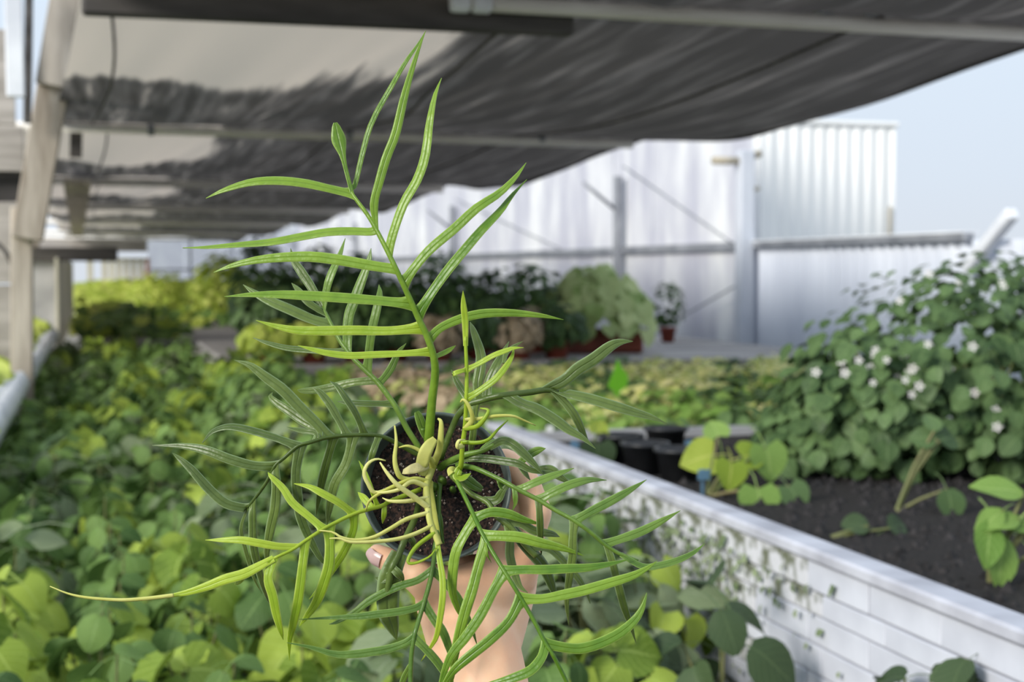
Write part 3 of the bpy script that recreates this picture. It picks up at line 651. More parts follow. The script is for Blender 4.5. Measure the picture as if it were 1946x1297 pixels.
# nursery pots, tags
for i, (px, py, y) in enumerate(((1225, 880, 3.75), (1290, 905, 3.6), (1180, 862, 3.95), (1265, 865, 4.1))):
    p = L8(px, py, y); t = empty('nursery_pot', (p.x, p.y, .955), label='empty black nursery pot in the planter, %s' % ['front left of four', 'front right of four', 'back left of four', 'back right of four'][i], cat='pot', group='black nursery pots')
    MB().lathe([(0, 0), (.045, 0), (.058, .075), (.066, .075), (.067, .085), (.054, .085), (.042, .01), (0, .01)], 20).obj('pot', M['blackplastic'], t, True)
    MB().lathe([(0, .03), (.046, .03)], 16).obj('soil', M['soil'], t)
def ptag(px, py, y, w, h, m, label, pts=None):
    p = L8(px, py, y); t = empty('plant_tag', (p.x, p.y, p.z-h/2-.05), 0, label=label, cat='tag')
    o = pts or [(-1, -1), (1, -1), (1, 1), (-1, 1)]; vs = [(a*w/2, d, .05+h/2+b_*h/2) for d in (-.002, .002) for a, b_ in o]; n = len(o)
    b = MB(); b.add(vs, [tuple(range(n)), tuple(range(2*n-1, n-1, -1))]+[(i, i+n, (i+1) % n+n, (i+1) % n) for i in range(n)]); q = b.obj('card', M[m], t); q.rotation_euler.x = .1
    MB().box((0, .003, .03), (w*.2, .003, .09)).obj('spike', M[m], t)
ptag(1173, 715, 5.3, .08, .13, 'taglime', 'bright lime green pointed marker among the variegated plants', [(-1, -.6), (0, -1), (.9, -.55), (1, .0), (.2, .6), (-.1, 1), (-.6, .1)])
ptag(1043, 832, 4.6, .022, .08, 'tagwhite', 'slim white plant tag at the planter edge')
ptag(1091, 846, 4.0, .025, .02, 'tagblue', 'tiny blue-grey tag left of the nursery pots')
ptag(1312, 845, 3.9, .035, .025, 'tagblue', 'small blue-grey tag behind the yellow-green leaves')
ptag(1336, 902, 3.35, .03, .025, 'tagblue', 'small blue-grey tag in front of the yellow-green leaves')
def leafy(name, loc, items, m, label, shp='heart', cat='plant', stem=True, mats=None):
    root = empty(name, loc, label=label, cat=cat); ms = []
    for (p, nrm, d, s_, *mm) in items:
        x = leaf_matrix(p, nrm, d, s_); ms.append(x)
        me = mesh('leaf', TPLN[shp][0].tolist(), TPLN[shp][1], L[mm[0] if mm else m], True, TPLN[shp][2]); link('leaf', me, root, x)
    if stem: plant_stems(ms, M['stem'], root, 1, .004)
    return root
def rel(px, py, y, base): return L8(px, py, y)-Vector(base)
B = (1.42, 3.35, .955)
leafy('yellow_leaved_plant', B, [(rel(1355, 865, 3.4, B), (-.2, -.8, .5), (-1, 0, -.15), .085), (rel(1390, 880, 3.3, B), (0, -1, .4), (-.2, 0, -1), .07), (rel(1410, 868, 3.4, B), (0, -.7, .6), (1, 0, .1), .07),
      (rel(1455, 850, 3.4, B), (.1, -.9, .3), (.1, 0, -1), .09, 'hosta'), (rel(1440, 930, 3.2, B), (-.1, -.9, .4), (0, 0, -1), .085, 'hosta'), (rel(1365, 830, 3.6, B), (-.2, -.7, .6), (-.2, 0, 1), .06, 'hosta'), (rel(1500, 925, 3.2, B), (0, -.8, .5), (.3, 0, -1), .07, 'bush')], 'yellow', 'young yellow-green broad-leaved plant beside the black nursery pots')
B = (1.30, 3.95, .955)
leafy('heart_leaf_seedling', B, [(rel(1135, 845, 3.9, B), (-.1, -1, .2), (0, 0, -1), .085, 'shade'), (rel(1135, 825, 4.0, B), (0, -.9, .4), (.3, 0, .6), .05, 'yellow')], 'shade', 'small plant with one dark hanging leaf at the planter rim')
B = (1.50, 2.28, .955)
it = []
for px, py, d, s_, n in ((1880, 990, (-.2, 0, -1), .085, (-.1, -.9, .5)), (1935, 985, (-1, .0, -.15), .085, (0, -.5, .9)), (1960, 1000, (-1, 0, .4), .08, (.1, -.6, .8)), (1905, 970, (-1, 0, -.75), .065, (-.2, -.8, .6)), (1900, 1015, (-.1, -.2, -1), .10, (.1, -.95, .3)), (1945, 940, (-.6, 0, .5), .09, (0, -.6, .8)), (1965, 1050, (.4, 0, -1), .09, (0, -.9, .4)), (1985, 950, (.7, 0, .4), .09, (0, -.6, .8))):
    it.append((rel(px, py, 2.25, B), n, d, s_))
leafy('broad_leaved_plant', B, it, 'hosta', 'fresh green broad-leaved plant alone at the right end of the planter', 'oval')
B = (1.43, 2.75, .955)
leafy('seedling', B, [(rel(1650, 1000, 2.75, B), (0, -.7, .7), (-.6, 0, .2), .055), (rel(1690, 1005, 2.75, B), (.2, -.8, .6), (.5, 0, .2), .055), (rel(1655, 1040, 2.72, B), (0, -.8, .6), (-.3, 0, -.8), .05), (rel(1700, 1025, 2.75, B), (.2, -.8, .6), (.6, 0, -.5), .045)], 'shade', 'dark round-leaved seedling in the bare planter soil', 'round')
for i, (px, py, y, n, sz, m, lab) in enumerate(((1730, 1268, 1.95, 16, .06, 'shade', 'dark low plant at the foot of the white brick wall, left one'), (1860, 1258, 1.86, 18, .07, 'grey', 'grey-leaved low plant at the foot of the white brick wall, right one'))):
    p = L8(px, py, y); root = empty('foot_plant', (p.x, p.y, .58), label=lab, cat='plant'); ms = rosette(n, .08, p.z-.56, sz, rng, (.2, .8), (-.3, -.4, 0))
    for mm in ms: link('leaf', lmesh['shade'][0], root, mm)
    plant_stems(ms, M['stem'], root)

# flowering shrub on the right
SB = Vector((2.31, 3.65, .915)); rng = random.Random(31)
sh = empty('flowering_shrub', SB, label='large dense shrub with round leaves and tiny white flowers on the right', cat='shrub')
blobs = [((0, 0, .30), (.50, .45, .30)), ((.15, .05, .40), (.36, .36, .24)), ((-.30, -.02, .20), (.25, .3, .22)), ((.45, 0, .32), (.4, .4, .34)), ((-.42, .02, .10), (.16, .2, .14)), ((.15, -.2, .16), (.4, .3, .16)), ((.55, -.05, .16), (.4, .4, .2))]
cand = []
for i in range(5200):
    (c, r_) = rng.choice(blobs)
    d = Vector((rng.gauss(0, 1), rng.gauss(-.35, 1), rng.gauss(.25, 1))).normalized(); p = Vector(c)+Vector((d.x*r_[0], d.y*r_[1], d.z*r_[2]))*rng.uniform(.6, 1.04)
    if p.z < .08: continue
    inside = any(sum(((p[k]-c2[k])/r2[k])**2 for k in range(3)) < .3 for c2, r2 in blobs)
    if inside: continue
    cand.append((leaf_matrix(p, d+Vector((rng.uniform(-.5, .5), -.25+rng.uniform(-.4, .4), .7)), (d.x+rng.uniform(-.8, .8), d.y, -.5+rng.uniform(-.5, .4)), rng.uniform(.036, .062)*(1.0 if p.z < .42 else .75)), p, d))
shl = mesh('leaf', TPLN['round'][0].tolist(), TPLN['round'][1], L['bush'], True, TPLN['round'][2])
cand.sort(key=lambda q: q[1].y)
for mm, p, d in cand[:290]: link('leaf', shl, sh, mm)
link('foliage', foliage_mesh('foliage', [c[0] for c in cand[290:]], TPL['round'], [L['bush']]), sh, kind='stuff')
ic = [(math.cos(a)*r_, math.sin(a)*r_, z) for z, r_ in ((0, .006), (.004, .013), (.001, .017)) for a in [k*math.pi/4 for k in range(8)]]
fb = MB()
for k in range(5):
    a = k*2*math.pi/5; fb.add([Vector((math.cos(a+q)*r_, math.sin(a+q)*r_, z)) for q, r_, z in ((0, .001, 0), (-.5, .007, .002), (0, .011, .001), (.5, .007, .002))], [(0, 1, 2, 3)])
fm = mesh('flower', fb.v, fb.f, M['flower'])
front = [c for c in cand if c[1].y < -.08 and c[2].y < .1 and c[1].x < .35 and c[1].z > .16-.35*min(0, c[1].x+.2) and (c[1].x < -.12 or c[1].z > .42)]
for mm, p, d in rng.sample(front, min(60, len(front))):
    link('flower', fm, sh, leaf_matrix(p+d*.02+Vector((-.005, -.03, .006)), d*.4+Vector((-.2, -1, .2)), (0, 0, 1), rng.uniform(1.0, 1.4)))
b = MB()
for i in range(16):
    a = rng.uniform(0, 6.28); r_ = rng.uniform(.1, .4); b.tube([(rng.uniform(-.1, .1), rng.uniform(-.1, .1), 0), (math.cos(a)*r_*.6, math.sin(a)*r_*.6, .18), (math.cos(a)*r_, math.sin(a)*r_, .38)], [.008, .006, .003], 5)
b.obj('branch', M['stem'], sh, True)
B = (1.72, 3.0, .955)
leafy('shrub_offshoot', B, [(rel(1780, 835, 3.0, B), (-.2, -.8, .6), (-.8, 0, .3), .06), (rel(1785, 838, 3.0, B), (.2, -.8, .6), (.7, 0, .3), .065), (rel(1775, 820, 3.0, B), (0, -.8, .6), (.1, 0, 1), .05), (rel(1800, 930, 2.95, B), (-.1, -.9, .4), (.1, 0, -.9), .07)], 'bush', 'leggy shoot with a bare brown stem in front of the shrub', 'round')

# ================================================================== THE HELD PLANT
PC = at(829, 925, 1.0)                                   # centre of the pot's rim
T = math.radians(13); AX = (-FWD*math.cos(T)+UP*math.sin(T)).normalized()   # the pot's axis, opening towards the camera and a little up
PX = RIGHT.copy(); PYV = AX.cross(PX).normalized()
PM = Matrix.Translation(PC) @ Matrix((PX, PYV, AX)).transposed().to_4x4()
fern = empty('potted_fern', PC, label='narrow-fingered green fern in a small dark pot held up by a hand', cat='potted fern')
def fobj(b, name, m, smooth=True, parent=None): return b.obj(name, m, parent or fern, smooth, Matrix.Translation(-PC) if parent is None else None)
RR = .0503
FM = Matrix.Translation(-PC) @ PM
b = MB().lathe([(.0, -.088), (.034, -.088), (.0365, -.084), (.0462, -.014), (.0478, -.012), (.0492, -.006), (RR, .0005), (.0497, .0015), (.0484, .0012), (.0478, -.001), (.0462, -.008), (.0445, -.018), (.038, -.07)], 64, FM); b.obj('pot', M['pot'], fern, True)
rng = random.Random(41); b = MB(); n = 26; vs = [Vector((0, 0, -.012))]; fs = []
for i in range(1, 15):
    for q in range(64):
        a = 2*math.pi*q/64; r_ = .0457*i/14; vs.append(Vector((r_*math.cos(a), r_*math.sin(a), -.0125+rng.uniform(-.0012, .0012))))
for q in range(64): fs.append((0, 1+q, 1+(q+1) % 64))
for i in range(13):
    for q in range(64): fs.append((1+i*64+q, 1+(i+1)*64+q, 1+(i+1)*64+(q+1) % 64, 1+i*64+(q+1) % 64))
b.add([FM @ v for v in vs], fs)
m, nn, ll, p = newmat('fern_soil'); t_ = nn.new('ShaderNodeTexCoord'); no = nn.new('ShaderNodeTexNoise'); no.inputs['Scale'].default_value = 420; no.inputs['Detail'].default_value = 5
r_ = nn.new('ShaderNodeValToRGB'); r_.color_ramp.elements[0].position = .42; r_.color_ramp.elements[1].position = .75; r_.color_ramp.elements[0].color = srgb(20, 14, 12); r_.color_ramp.elements[1].color = srgb(92, 66, 54)
ll.new(t_.outputs['Object'], no.inputs['Vector']); ll.new(no.outputs['Fac'], r_.inputs[0]); ll.new(r_.outputs[0], p.inputs['Base Color']); p.inputs['Roughness'].default_value = .9
bu = nn.new('ShaderNodeBump'); bu.inputs['Distance'].default_value = .003; ll.new(no.outputs['Fac'], bu.inputs['Height']); ll.new(bu.outputs[0], p.inputs['Normal'])
soil = b.obj('soil', m, fern, True)
b = MB()
for i in range(220):
    a = rng.uniform(0, 6.28); q = .044*math.sqrt(rng.random()); r0 = rng.uniform(.0004, .0011); c = Vector((q*math.cos(a), q*math.sin(a), -.0115))
    b.add([FM @ (c+Vector(v)*r0*rng.uniform(.7, 1.3)) for v in ((1, 0, 0), (-1, 0, 0), (0, 1, 0), (0, -1, 0), (0, 0, 1))], [(0, 2, 4), (2, 1, 4), (1, 3, 4), (3, 0, 4)])
b.obj('perlite', M['perlite'], soil, False, kind='stuff')

def catmull(P, n):
    P = [np.array(p, float) for p in P]
    if len(P) == 2: P = [P[0], (P[0]+P[1])/2, P[1]]
    Q = [2*P[0]-P[1]]+P+[2*P[-1]-P[-2]]; out = []; m = len(P)-1
    for k in range(n+1):
        u = k/n*m; i = min(int(u), m-1); t = u-i; a, b, c, d = Q[i:i+4]
        out.append(.5*((2*b)+(c-a)*t+(2*a-5*b+4*c-d)*t*t+(3*b-a-3*c+d)*t**3))
    return out
def blade(pts, wid, normal, fold=.16, thick=.0007, twist=0.0, base=None, uu=None):
    """solid strap of leaf: pts 3-D, wid full width at each point; grooved along the midrib"""
    vs, fs, uv = [], [], []; m = len(pts); cs = [-1, -.55, -.12, .12, .55, 1]; hz = [0, .13, .05, .05, .13, 0]; k = 6
    pts = [Vector(p) for p in pts]
    for i, p in enumerate(pts):
        t = (pts[min(i+1, m-1)]-pts[max(i-1, 0)]).normalized(); nrm = Vector(normal); nrm = (nrm-t*nrm.dot(t)).normalized()
        if twist: nrm = Matrix.Rotation(twist*i/m, 3, t) @ nrm
        s = t.cross(nrm); w = wid[i]/2
        if base is not None and uu[i] < .13:
            b_ = base if base.dot(s) > 0 else -base; f = uu[i]/.13; s = b_.lerp(s, f*f*(3-2*f))
        for side in (0, 1):
            for c, h in zip(cs, hz):
                vs.append(p+s*c*w+nrm*((h-.3)*fold*w-(side*thick*(.35+.65*(1-abs(c)))))); uv.append((.5+.5*c, i/(m-1)))
    for i in range(m-1):
        o, q = i*2*k, (i+1)*2*k
        for j in range(k-1):
            fs.append((o+j, o+j+1, q+j+1, q+j)); fs.append((o+k+j+1, o+k+j, q+k+j, q+k+j+1))
        fs.append((o+k-1, o+2*k-1, q+2*k-1, q+k-1)); fs.append((o+k, o, q, q+k))
    return vs, fs, uv
NV = (-FWD+UP*.25).normalized()
def frond(label, m, rach, leaflets, dep, w0=13, w1=6, tip=.0, seed=0, tube=True):
    """rach: pixel polyline of the midrib; dep: depth along it; leaflets: (width px, points[, opts])"""
    rg = random.Random(seed); K = len(rach); n = max(18, K*4)
    D = lambda s: float(np.interp(s, np.linspace(0, 1, len(dep)), dep))
    pts2 = catmull(rach, n); pts = [at(p[0], p[1], D(i/n))-PC for i, p in enumerate(pts2)]
    rad = [(w0+(w1-w0)*i/n)/2*D(i/n)/FPX for i in range(n+1)]
    b = MB(); b.tube(pts, rad, 9, True, .8); b.uv = [(.25, .5)]*len(b.v)
    root = b.obj('frond', L[m], fern, True); root['label'] = label
    for lf in leaflets:
        w, P = lf[0], lf[1]; o = lf[2] if len(lf) > 2 else {}
        s0 = min(range(n+1), key=lambda i: (pts2[i][0]-P[0][0])**2+(pts2[i][1]-P[0][1])**2); d0 = D(s0/n)
        gap = math.hypot(pts2[s0][0]-P[0][0], pts2[s0][1]-P[0][1])
        if gap < 40: P = [tuple(pts2[s0][:2])]+list(P if gap > 9 else P[1:])
        rdir = (pts[min(n, s0+1)]-pts[max(0, s0-1)]).normalized()
        dt = o.get('d', tip+rg.uniform(-.008, .008)); N = 22; fine = catmull(P, 220); us = [(i/N)**1.45 for i in range(N+1)]; q = [fine[int(round(u*220))] for u in us]
        mid = o.get('arc', rg.uniform(-.008, .002))
        p3 = [at(p[0], p[1], d0-.0006+dt*u+mid*math.sin(math.pi*u))-PC for u, p in zip(us, q)]
        dd = d0/FPX
        if o.get('tube'):
            b = MB(); b.tube(p3, [w*.6*dd*(1-.75*us[i]**2) for i in range(N+1)], 8, True, .7); b.uv = [(.5, .3)]*len(b.v); b.obj('leaflet', L[o.get('m', m)], root, True)
            continue
        if o.get('spoon'): pf = lambda s: .28+.72*math.exp(-((s-.72)/.22)**2) if s < .97 else .25
        elif o.get('wide'): pf = lambda s: .45+.55*math.sin(math.pi*min(1, s*.95))**.8*(1 if s < .9 else (1-s)*8+.2)
        else: pf = lambda s: min(1, .72+.28*(s/.3)) * (1 if s < .45 else max(.03, (1-((s-.45)/.55)**2.0)))
        tl = (p3[3]-p3[0]).normalized(); along = abs(tl.dot(rdir)) > .93 or gap >= 40
        wid = [max(.8, w*1.16*pf(u)*(1 if along else 1+1.5*math.exp(-u/.05)))*dd for u in us]
        nv = NV+RIGHT*rg.uniform(-.25, .25)+UP*rg.uniform(-.1, .35)
        b = MB(); b.add(*blade(p3, wid, nv, o.get('fold', rg.uniform(.1, .3)), .0008, o.get('tw', rg.uniform(-.35, .35)), None if along else rdir, us)); b.obj('leaflet', L[o.get('m', m)], root, True)
    return root
def P(s):  return [tuple(float(v) for v in q.split(',')) for q in s.split()]
frond('tallest bright green frond rising straight up out of the pot', 'bright', P('815,855 816,823 821,762 827,700 816,651 793,600 770,549 739,483 704,417 671,371 664,350'), [
 (24, P('669,366 658,325 650,290 643,262 637,233'), {'spoon': 1}), (9, P('674,352 688,294 706,233 742,167 772,116 793,86 808,60')), (15, P('706,430 711,386 721,345 734,300 752,254 765,198 777,152 793,101 809,58')),
 (17, P('739,483 747,442 767,386 793,340 808,294 816,233 826,182 839,148')), (17, P('766,545 788,508 818,473 864,434 905,396 950,366 981,335 1000,309')), (18, P('795,600 818,559 851,513 884,473 915,437 950,401 973,371 1001,341')),
 (15, P('814,648 838,623 879,605 920,596 971,595 1027,600 1071,608')), (16, P('668,373 625,358 579,348 528,343 477,346 426,361 391,377')), (16, P('704,440 665,439 620,441 569,450 513,460 452,465 391,470 347,471')),
 (18, P('741,510 701,504 650,495 594,488 538,489 482,495 437,506 406,518')), (18, P('776,577 727,572 665,567 604,563 543,560 482,560 426,564')), (16, P('800,630 737,629 676,628 615,629 564,628 523,620 486,609'), {'m': 'lime'}),
 (12, P('818,673 767,672 716,674 665,676 620,671 589,663 566,657'), {'m': 'lime'}), (9, P('828,681 849,668 866,657'))], [1.0, .965, .95, .965], 20, 6, .01, 1)
frond('darker frond leaning up and left behind the tallest one', 'mid', P('797,860 794,848 773,814 752,774 721,731 696,706 672,682 648,651 627,612 613,585'), [
 (15, P('613,585 592,547 571,515 558,495 552,472'), {'m': 'dark'}), (12, P('612,598 585,574 568,553 554,538'), {'m': 'dark'}), (19, P('629,618 592,606 551,588 516,573 485,557 462,541'), {'m': 'dark'}), (14, P('613,585 622,543 630,519 644,488 656,453')),
 (18, P('664,668 662,606 672,574 686,536 700,498 705,472')), (15, P('697,707 705,637 714,595 721,560 720,541')), (12, P('660,668 627,668 585,665 544,661 506,651 481,642'), {'m': 'dark'}), (14, P('712,724 672,727 641,734 606,741 575,743 565,741'), {'m': 'dark'}),
 (12, P('745,765 696,767 662,765 641,763'), {'m': 'dark'}), (13, P('722,732 733,715 745,697 757,671 772,653'))], [1.006, 1.0, 1.01, 1.03], 14, 8, .008, 2)
frond('dark frond arching out to the left over the bed', 'dark', P('800,868 767,850 745,838 720,829 680,827 627,831 587,842 565,849 542,869 522,887 507,916 485,947 471,965'), [
 (19, P('622,831 603,807 571,776 537,741 502,715 474,694 445,685')), (15, P('603,817 575,800 551,783 530,769 514,755 518,746'), {'d': .02}), (10, P('600,823 570,818 545,812'), {'d': .015}), (13, P('658,827 641,793 624,765 606,744 592,736')), (12, P('693,827 676,786 658,758 641,734 627,725')),
 (14, P('566,848 520,831 476,818 436,811 404,820 384,842')), (16, P('524,885 480,885 436,873 391,856 347,848 289,847')), (16, P('471,965 458,965 427,956 396,929 364,893 342,873 327,861')), (17, P('569,847 562,898 565,942 571,982 587,1022 609,1062 625,1078')),
 (17, P('521,888 525,929 522,969 513,1009 507,1049 508,1080'), {'d': .02}), (14, P('480,956 480,996 482,1040 491,1080 502,1120 511,1147'), {'d': .02}), (7, P('469,965 458,1005 467,1049 482,1098 498,1129'), {'d': .025}), (15, P('631,832 618,889 609,929 600,982'), {'d': .015}),
 (17, P('678,828 658,880 636,920 625,969 621,1000'), {'d': .015}), (11, P('716,829 708,862 700,890'))], [1.0, .985, .965, .965, .975], 11, 7, .005, 3)
frond('lime green frond trailing down to the left with a long dry tip', 'lime', P('800,930 742,953 725,962 676,976 622,1002 582,1027 556,1045 520,1062'), [
 (13, P('565,1040 529,1039 493,1033 458,1027 422,1027 390,1027')), (13, P('618,1003 587,982 556,956 538,929 516,907 509,898'), {'d': .01}), (13, P('674,976 645,956 613,938 587,925 556,919')), (16, P('518,1063 509,1098 518,1133 525,1169 533,1200 538,1217')),
 (16, P('580,1029 576,1067 571,1111 565,1151 556,1191 550,1218 550,1257')), (18, P('625,1002 627,1040 625,1076 613,1116 600,1147 582,1173 569,1191'), {'d': .008}), (14, P('677,977 671,1009 653,1049 636,1076 609,1116 587,1140'), {'d': .014}),
 (17, P('520,1062 490,1078 462,1092 427,1102 391,1116 347,1129 290,1137'), {'d': .005}), (8, P('330,1132 280,1138 230,1141 170,1137 130,1129 95,1115'), {'tube': 1, 'm': 'pale', 'd': .005}), (12, P('466,1090 455,1103 446,1112'), {'d': .01}),
 (8, P('714,962 705,928 693,897 682,876')), (9, P('731,960 730,978 727,996')), (12, P('706,966 692,948 680,936'))], [.99, .975, .95, .94], 11, 7, .006, 4)
cu = lambda w, s, **k: (w, P(s), dict({'tube': 1, 'm': 'pale', 'arc': -.006}, **k))
frond('pale yellow young frond still uncurling in the middle of the pot', 'pale', P('830,868 818,900 811,922 812,947 817,990 829,1021 835,1036'), [
 cu(11, '806,967 780,940 755,922 736,900 722,879', d=-.012), cu(10, '811,915 786,911 755,922 724,937 702,953 695,971', d=-.008), cu(8, '760,921 715,937 699,919 692,900 699,882 715,873 733,876', d=-.006), cu(10, '812,914 767,910 755,897 750,873 753,839 750,809', d=-.01), cu(11, '822,893 818,873 798,857 776,848 758,851', d=-.012),
 cu(12, '825,886 835,854 838,823 838,802 832,796', d=-.014), cu(10, '811,924 783,916 758,931 727,937 712,934', d=-.004), cu(9, '812,947 773,953 742,953 727,947', d=-.002), cu(9, '814,971 773,987 742,1005 709,1022 675,1027 649,1022 632,1012 607,1009', d=-.012),
 cu(9, '820,998 789,1015 755,1025 712,1030 668,1031 645,1024 626,1024', d=-.014), cu(10, '826,1016 795,1036 780,1055 776,1070 792,1070 817,1058 829,1042', d=-.004, m='lime'), (22, P('802,893 806,868 814,850 827,834'), {'m': 'pale', 'wide': 1, 'd': -.01}), (17, P('765,897 790,890 815,886'), {'m': 'fuzzy', 'wide': 1, 'd': .004}),
 (20, P('818,905 813,930 816,960 822,990 832,1030'), {'m': 'pale', 'wide': 1, 'd': -.004, 'fold': .5}), (11, P('830,1024 835,1062 841,1100 841,1137 836,1177 829,1212 816,1234 800,1258'), {'m': 'lime', 'd': .0, 'arc': -.01})], [1.0, .975, .962, .96], 14, 15, 0, 5)
frond('thin lime green frond standing upright right of the pot centre', 'lime', P('868,905 874,892 877,876 879,845 883,817 885,790 886,762 887,720 886,680 884,640'), [
 (11, P('885,660 884,610 881,580 880,553'), {'d': -.005}), (9, P('888,704 910,691 937,676 960,667 976,662 995,661')), (11, P('886,757 918,738 942,720 960,699 973,678 977,659')), (8, P('887,706 871,707 861,712 871,716')),
 cu(9, '885,818 897,800 896,785 888,767 880,760 875,765', d=-.01), cu(7, '884,799 912,796 943,791 974,791 995,799 1018,809'), cu(9, '882,814 906,811 921,796 928,780 912,776', d=-.006, m='lime'), cu(8, '880,842 906,842 928,836 946,817 965,799', m='lime'), cu(9, '880,848 869,850 872,838 884,836', d=-.006),
 (13, P('873,895 858,893 852,905'), {'m': 'pale'}), (14, P('872,886 868,905 880,908 895,900'), {'m': 'lime'}), (18, P('872,905 884,910 900,922 917,931'), {'m': 'mid', 'd': .006, 'wide': 1})], [.985, .965, .95, .945], 11, 7, -.002, 6)
frond('grey-green frond spreading right towards the white table', 'dark', P('838,872 841,860 863,805 872,788 890,770 916,761 934,756 963,751 1007,746 1039,741 1060,745'), [
 (18, P('915,761 908,733 913,699 913,672 900,630 893,612'), {'d': .02}), (16, P('925,759 929,725 942,696 955,672 967,649'), {'d': .01}), (8, P('957,690 962,672 975,660 994,649'), {'d': .012}), (21, P('1036,741 1070,725 1099,701 1128,683 1159,659 1180,650 1203,649')),
 (18, P('1056,745 1091,751 1125,759 1165,771 1204,783 1238,793 1267,805')), (14, P('1050,744 1075,767 1091,788 1102,809 1112,832 1123,848')), (18, P('966,751 992,767 1020,777 1055,798 1081,817 1107,832 1132,853'), {'d': -.01}), (12, P('893,768 882,748 868,725 858,703'), {'d': .01}), (12, P('905,764 900,817 896,850 893,880'), {'d': .02})], [1.0, .985, .975, .985], 13, 12, .008, 7)
frond('short green frond lying over the right rim of the pot', 'mid', P('836,890 850,880 881,866 915,858 940,845'), [
 (14, P('915,858 930,846 945,840 957,833')), (16, P('930,850 955,838 976,846 997,864 1015,882 1035,905'), {'m': 'dark', 'd': -.01}), (13, P('850,880 887,872 923,872 960,877 986,882 1007,893 1034,898 1073,898'), {'m': 'dark', 'd': -.02, 'arc': -.012}), (14, P('984,882 1007,864 1023,856 1037,853'), {'m': 'mid', 'd': -.0}),
 (16, P('1020,893 1045,893 1062,905 1087,922'), {'m': 'dark', 'd': .0}), (11, P('985,880 996,896 1008,913'), {'m': 'dark', 'd': .0})], [1.0, .982, .975], 16, 9, 0, 8)
frond('dark green frond crossing the hand to the right with upturned fingers', 'mid', P('868,885 893,888 912,894 952,913 981,929 1022,950 1057,971 1088,988 1122,1012 1150,1036 1177,1053 1212,1067'), [
 (14, P('988,931 1022,915 1057,902 1091,890')), (15, P('1024,951 1057,933 1091,919 1122,912 1153,913')), (15, P('1088,988 1126,971 1160,953 1195,933 1229,912')), (15, P('1150,1034 1188,1022 1222,1009 1257,991 1293,971')), (12, P('1177,1055 1222,1077 1257,1074 1291,1064 1319,1050 1339,1034'), {'m': 'mid'}),
 (9, P('977,927 979,953 972,974'), {'d': .012}), (12, P('1026,952 1026,988 1027,1022 1029,1057'), {'d': .02, 'm': 'dark'}), (15, P('1088,988 1089,1022 1088,1057 1083,1091 1077,1143 1081,1189'), {'d': .025, 'm': 'dark'}), (14, P('1152,1038 1165,1074 1174,1108 1186,1153 1198,1188 1209,1224'), {'d': .025, 'm': 'dark'}), (15, P('952,914 958,925 971,916'), {'m': 'mid'})], [.985, .962, .95, .955], 12, 9, .008, 9)
frond('large bright green frond drooping over the wrist to the lower right', 'bright', P('862,902 867,912 884,946 902,984 915,1012 936,1050 957,1084 991,1139 1015,1181 1036,1222 1053,1250 1066,1275 1078,1300 1090,1330'), [
 (16, P('900,983 933,974 964,977 995,988 1031,998')), (18, P('917,1017 953,1019 988,1022 1029,1033 1071,1043 1110,1057')), (16, P('957,1083 995,1083 1036,1083 1077,1081 1119,1079 1160,1072 1198,1063')), (17, P('991,1139 1029,1139 1071,1131 1112,1122 1160,1108 1202,1095 1229,1081 1249,1067')),
 (18, P('1036,1220 1071,1231 1105,1233 1143,1222 1181,1202 1208,1177 1222,1153 1229,1127')), (17, P('903,986 881,1019 866,1050 860,1091 860,1126 871,1160 881,1181'), {'d': .01}), (18, P('923,1030 909,1077 898,1119 885,1160 874,1202 864,1246 860,1284 852,1320'), {'d': .006}), (17, P('957,1086 936,1126 912,1171 884,1212 857,1246 840,1290 830,1330'), {'d': .012}),
 (17, P('992,1141 967,1181 933,1215 895,1246 867,1270 848,1295 830,1325'), {'d': .002}), (17, P('1036,1222 1029,1250 1009,1274 978,1288 943,1298 900,1306'), {'d': 0}), (4, P('918,1030 925,1052 934,1070'), {'d': 0})], [.985, .955, .935, .93, .935], 11, 10, .004, 10)
frond('dark green frond hanging straight down in front of the wrist', 'mid', P('838,905 834,950 833,1000 826,1044 824,1070 816,1110 805,1148 792,1191 785,1218 781,1258 780,1297 781,1330'), [
 (13, P('822,1082 794,1103 762,1113 730,1127 698,1145 674,1164 640,1183 625,1187')), (13, P('805,1147 789,1156 757,1163 717,1168 682,1172 640,1174 565,1178')), (14, P('787,1213 770,1223 738,1234 704,1240 671,1244 636,1244 591,1231 545,1222')), (13, P('824,1080 848,1111 869,1135 883,1164 896,1193 907,1228'), {'d': .006}),
 (15, P('806,1146 824,1177 840,1199 851,1226 859,1258 861,1300'), {'d': .006}), (14, P('786,1213 811,1236 832,1260 851,1290 862,1315'), {'d': .006}), (11, P('780,1268 768,1290 755,1320'))], [.995, .975, .955, .955], 10, 10, .004, 11)
frond('small dark lobed frond hanging over the thumb', 'dark', P('795,960 789,985 768,1030 757,1057 746,1078 741,1100 736,1132'), [
 (38, P('757,1050 745,1085 738,1118 738,1164 746,1191 754,1218'), {'wide': 0}), (14, P('744,1092 728,1101 712,1098')), (14, P('748,1082 758,1092 768,1107')), (12, P('775,1020 784,1030 783,1042'))], [1.0, .972, .968, .972], 13, 14, .01, 12)
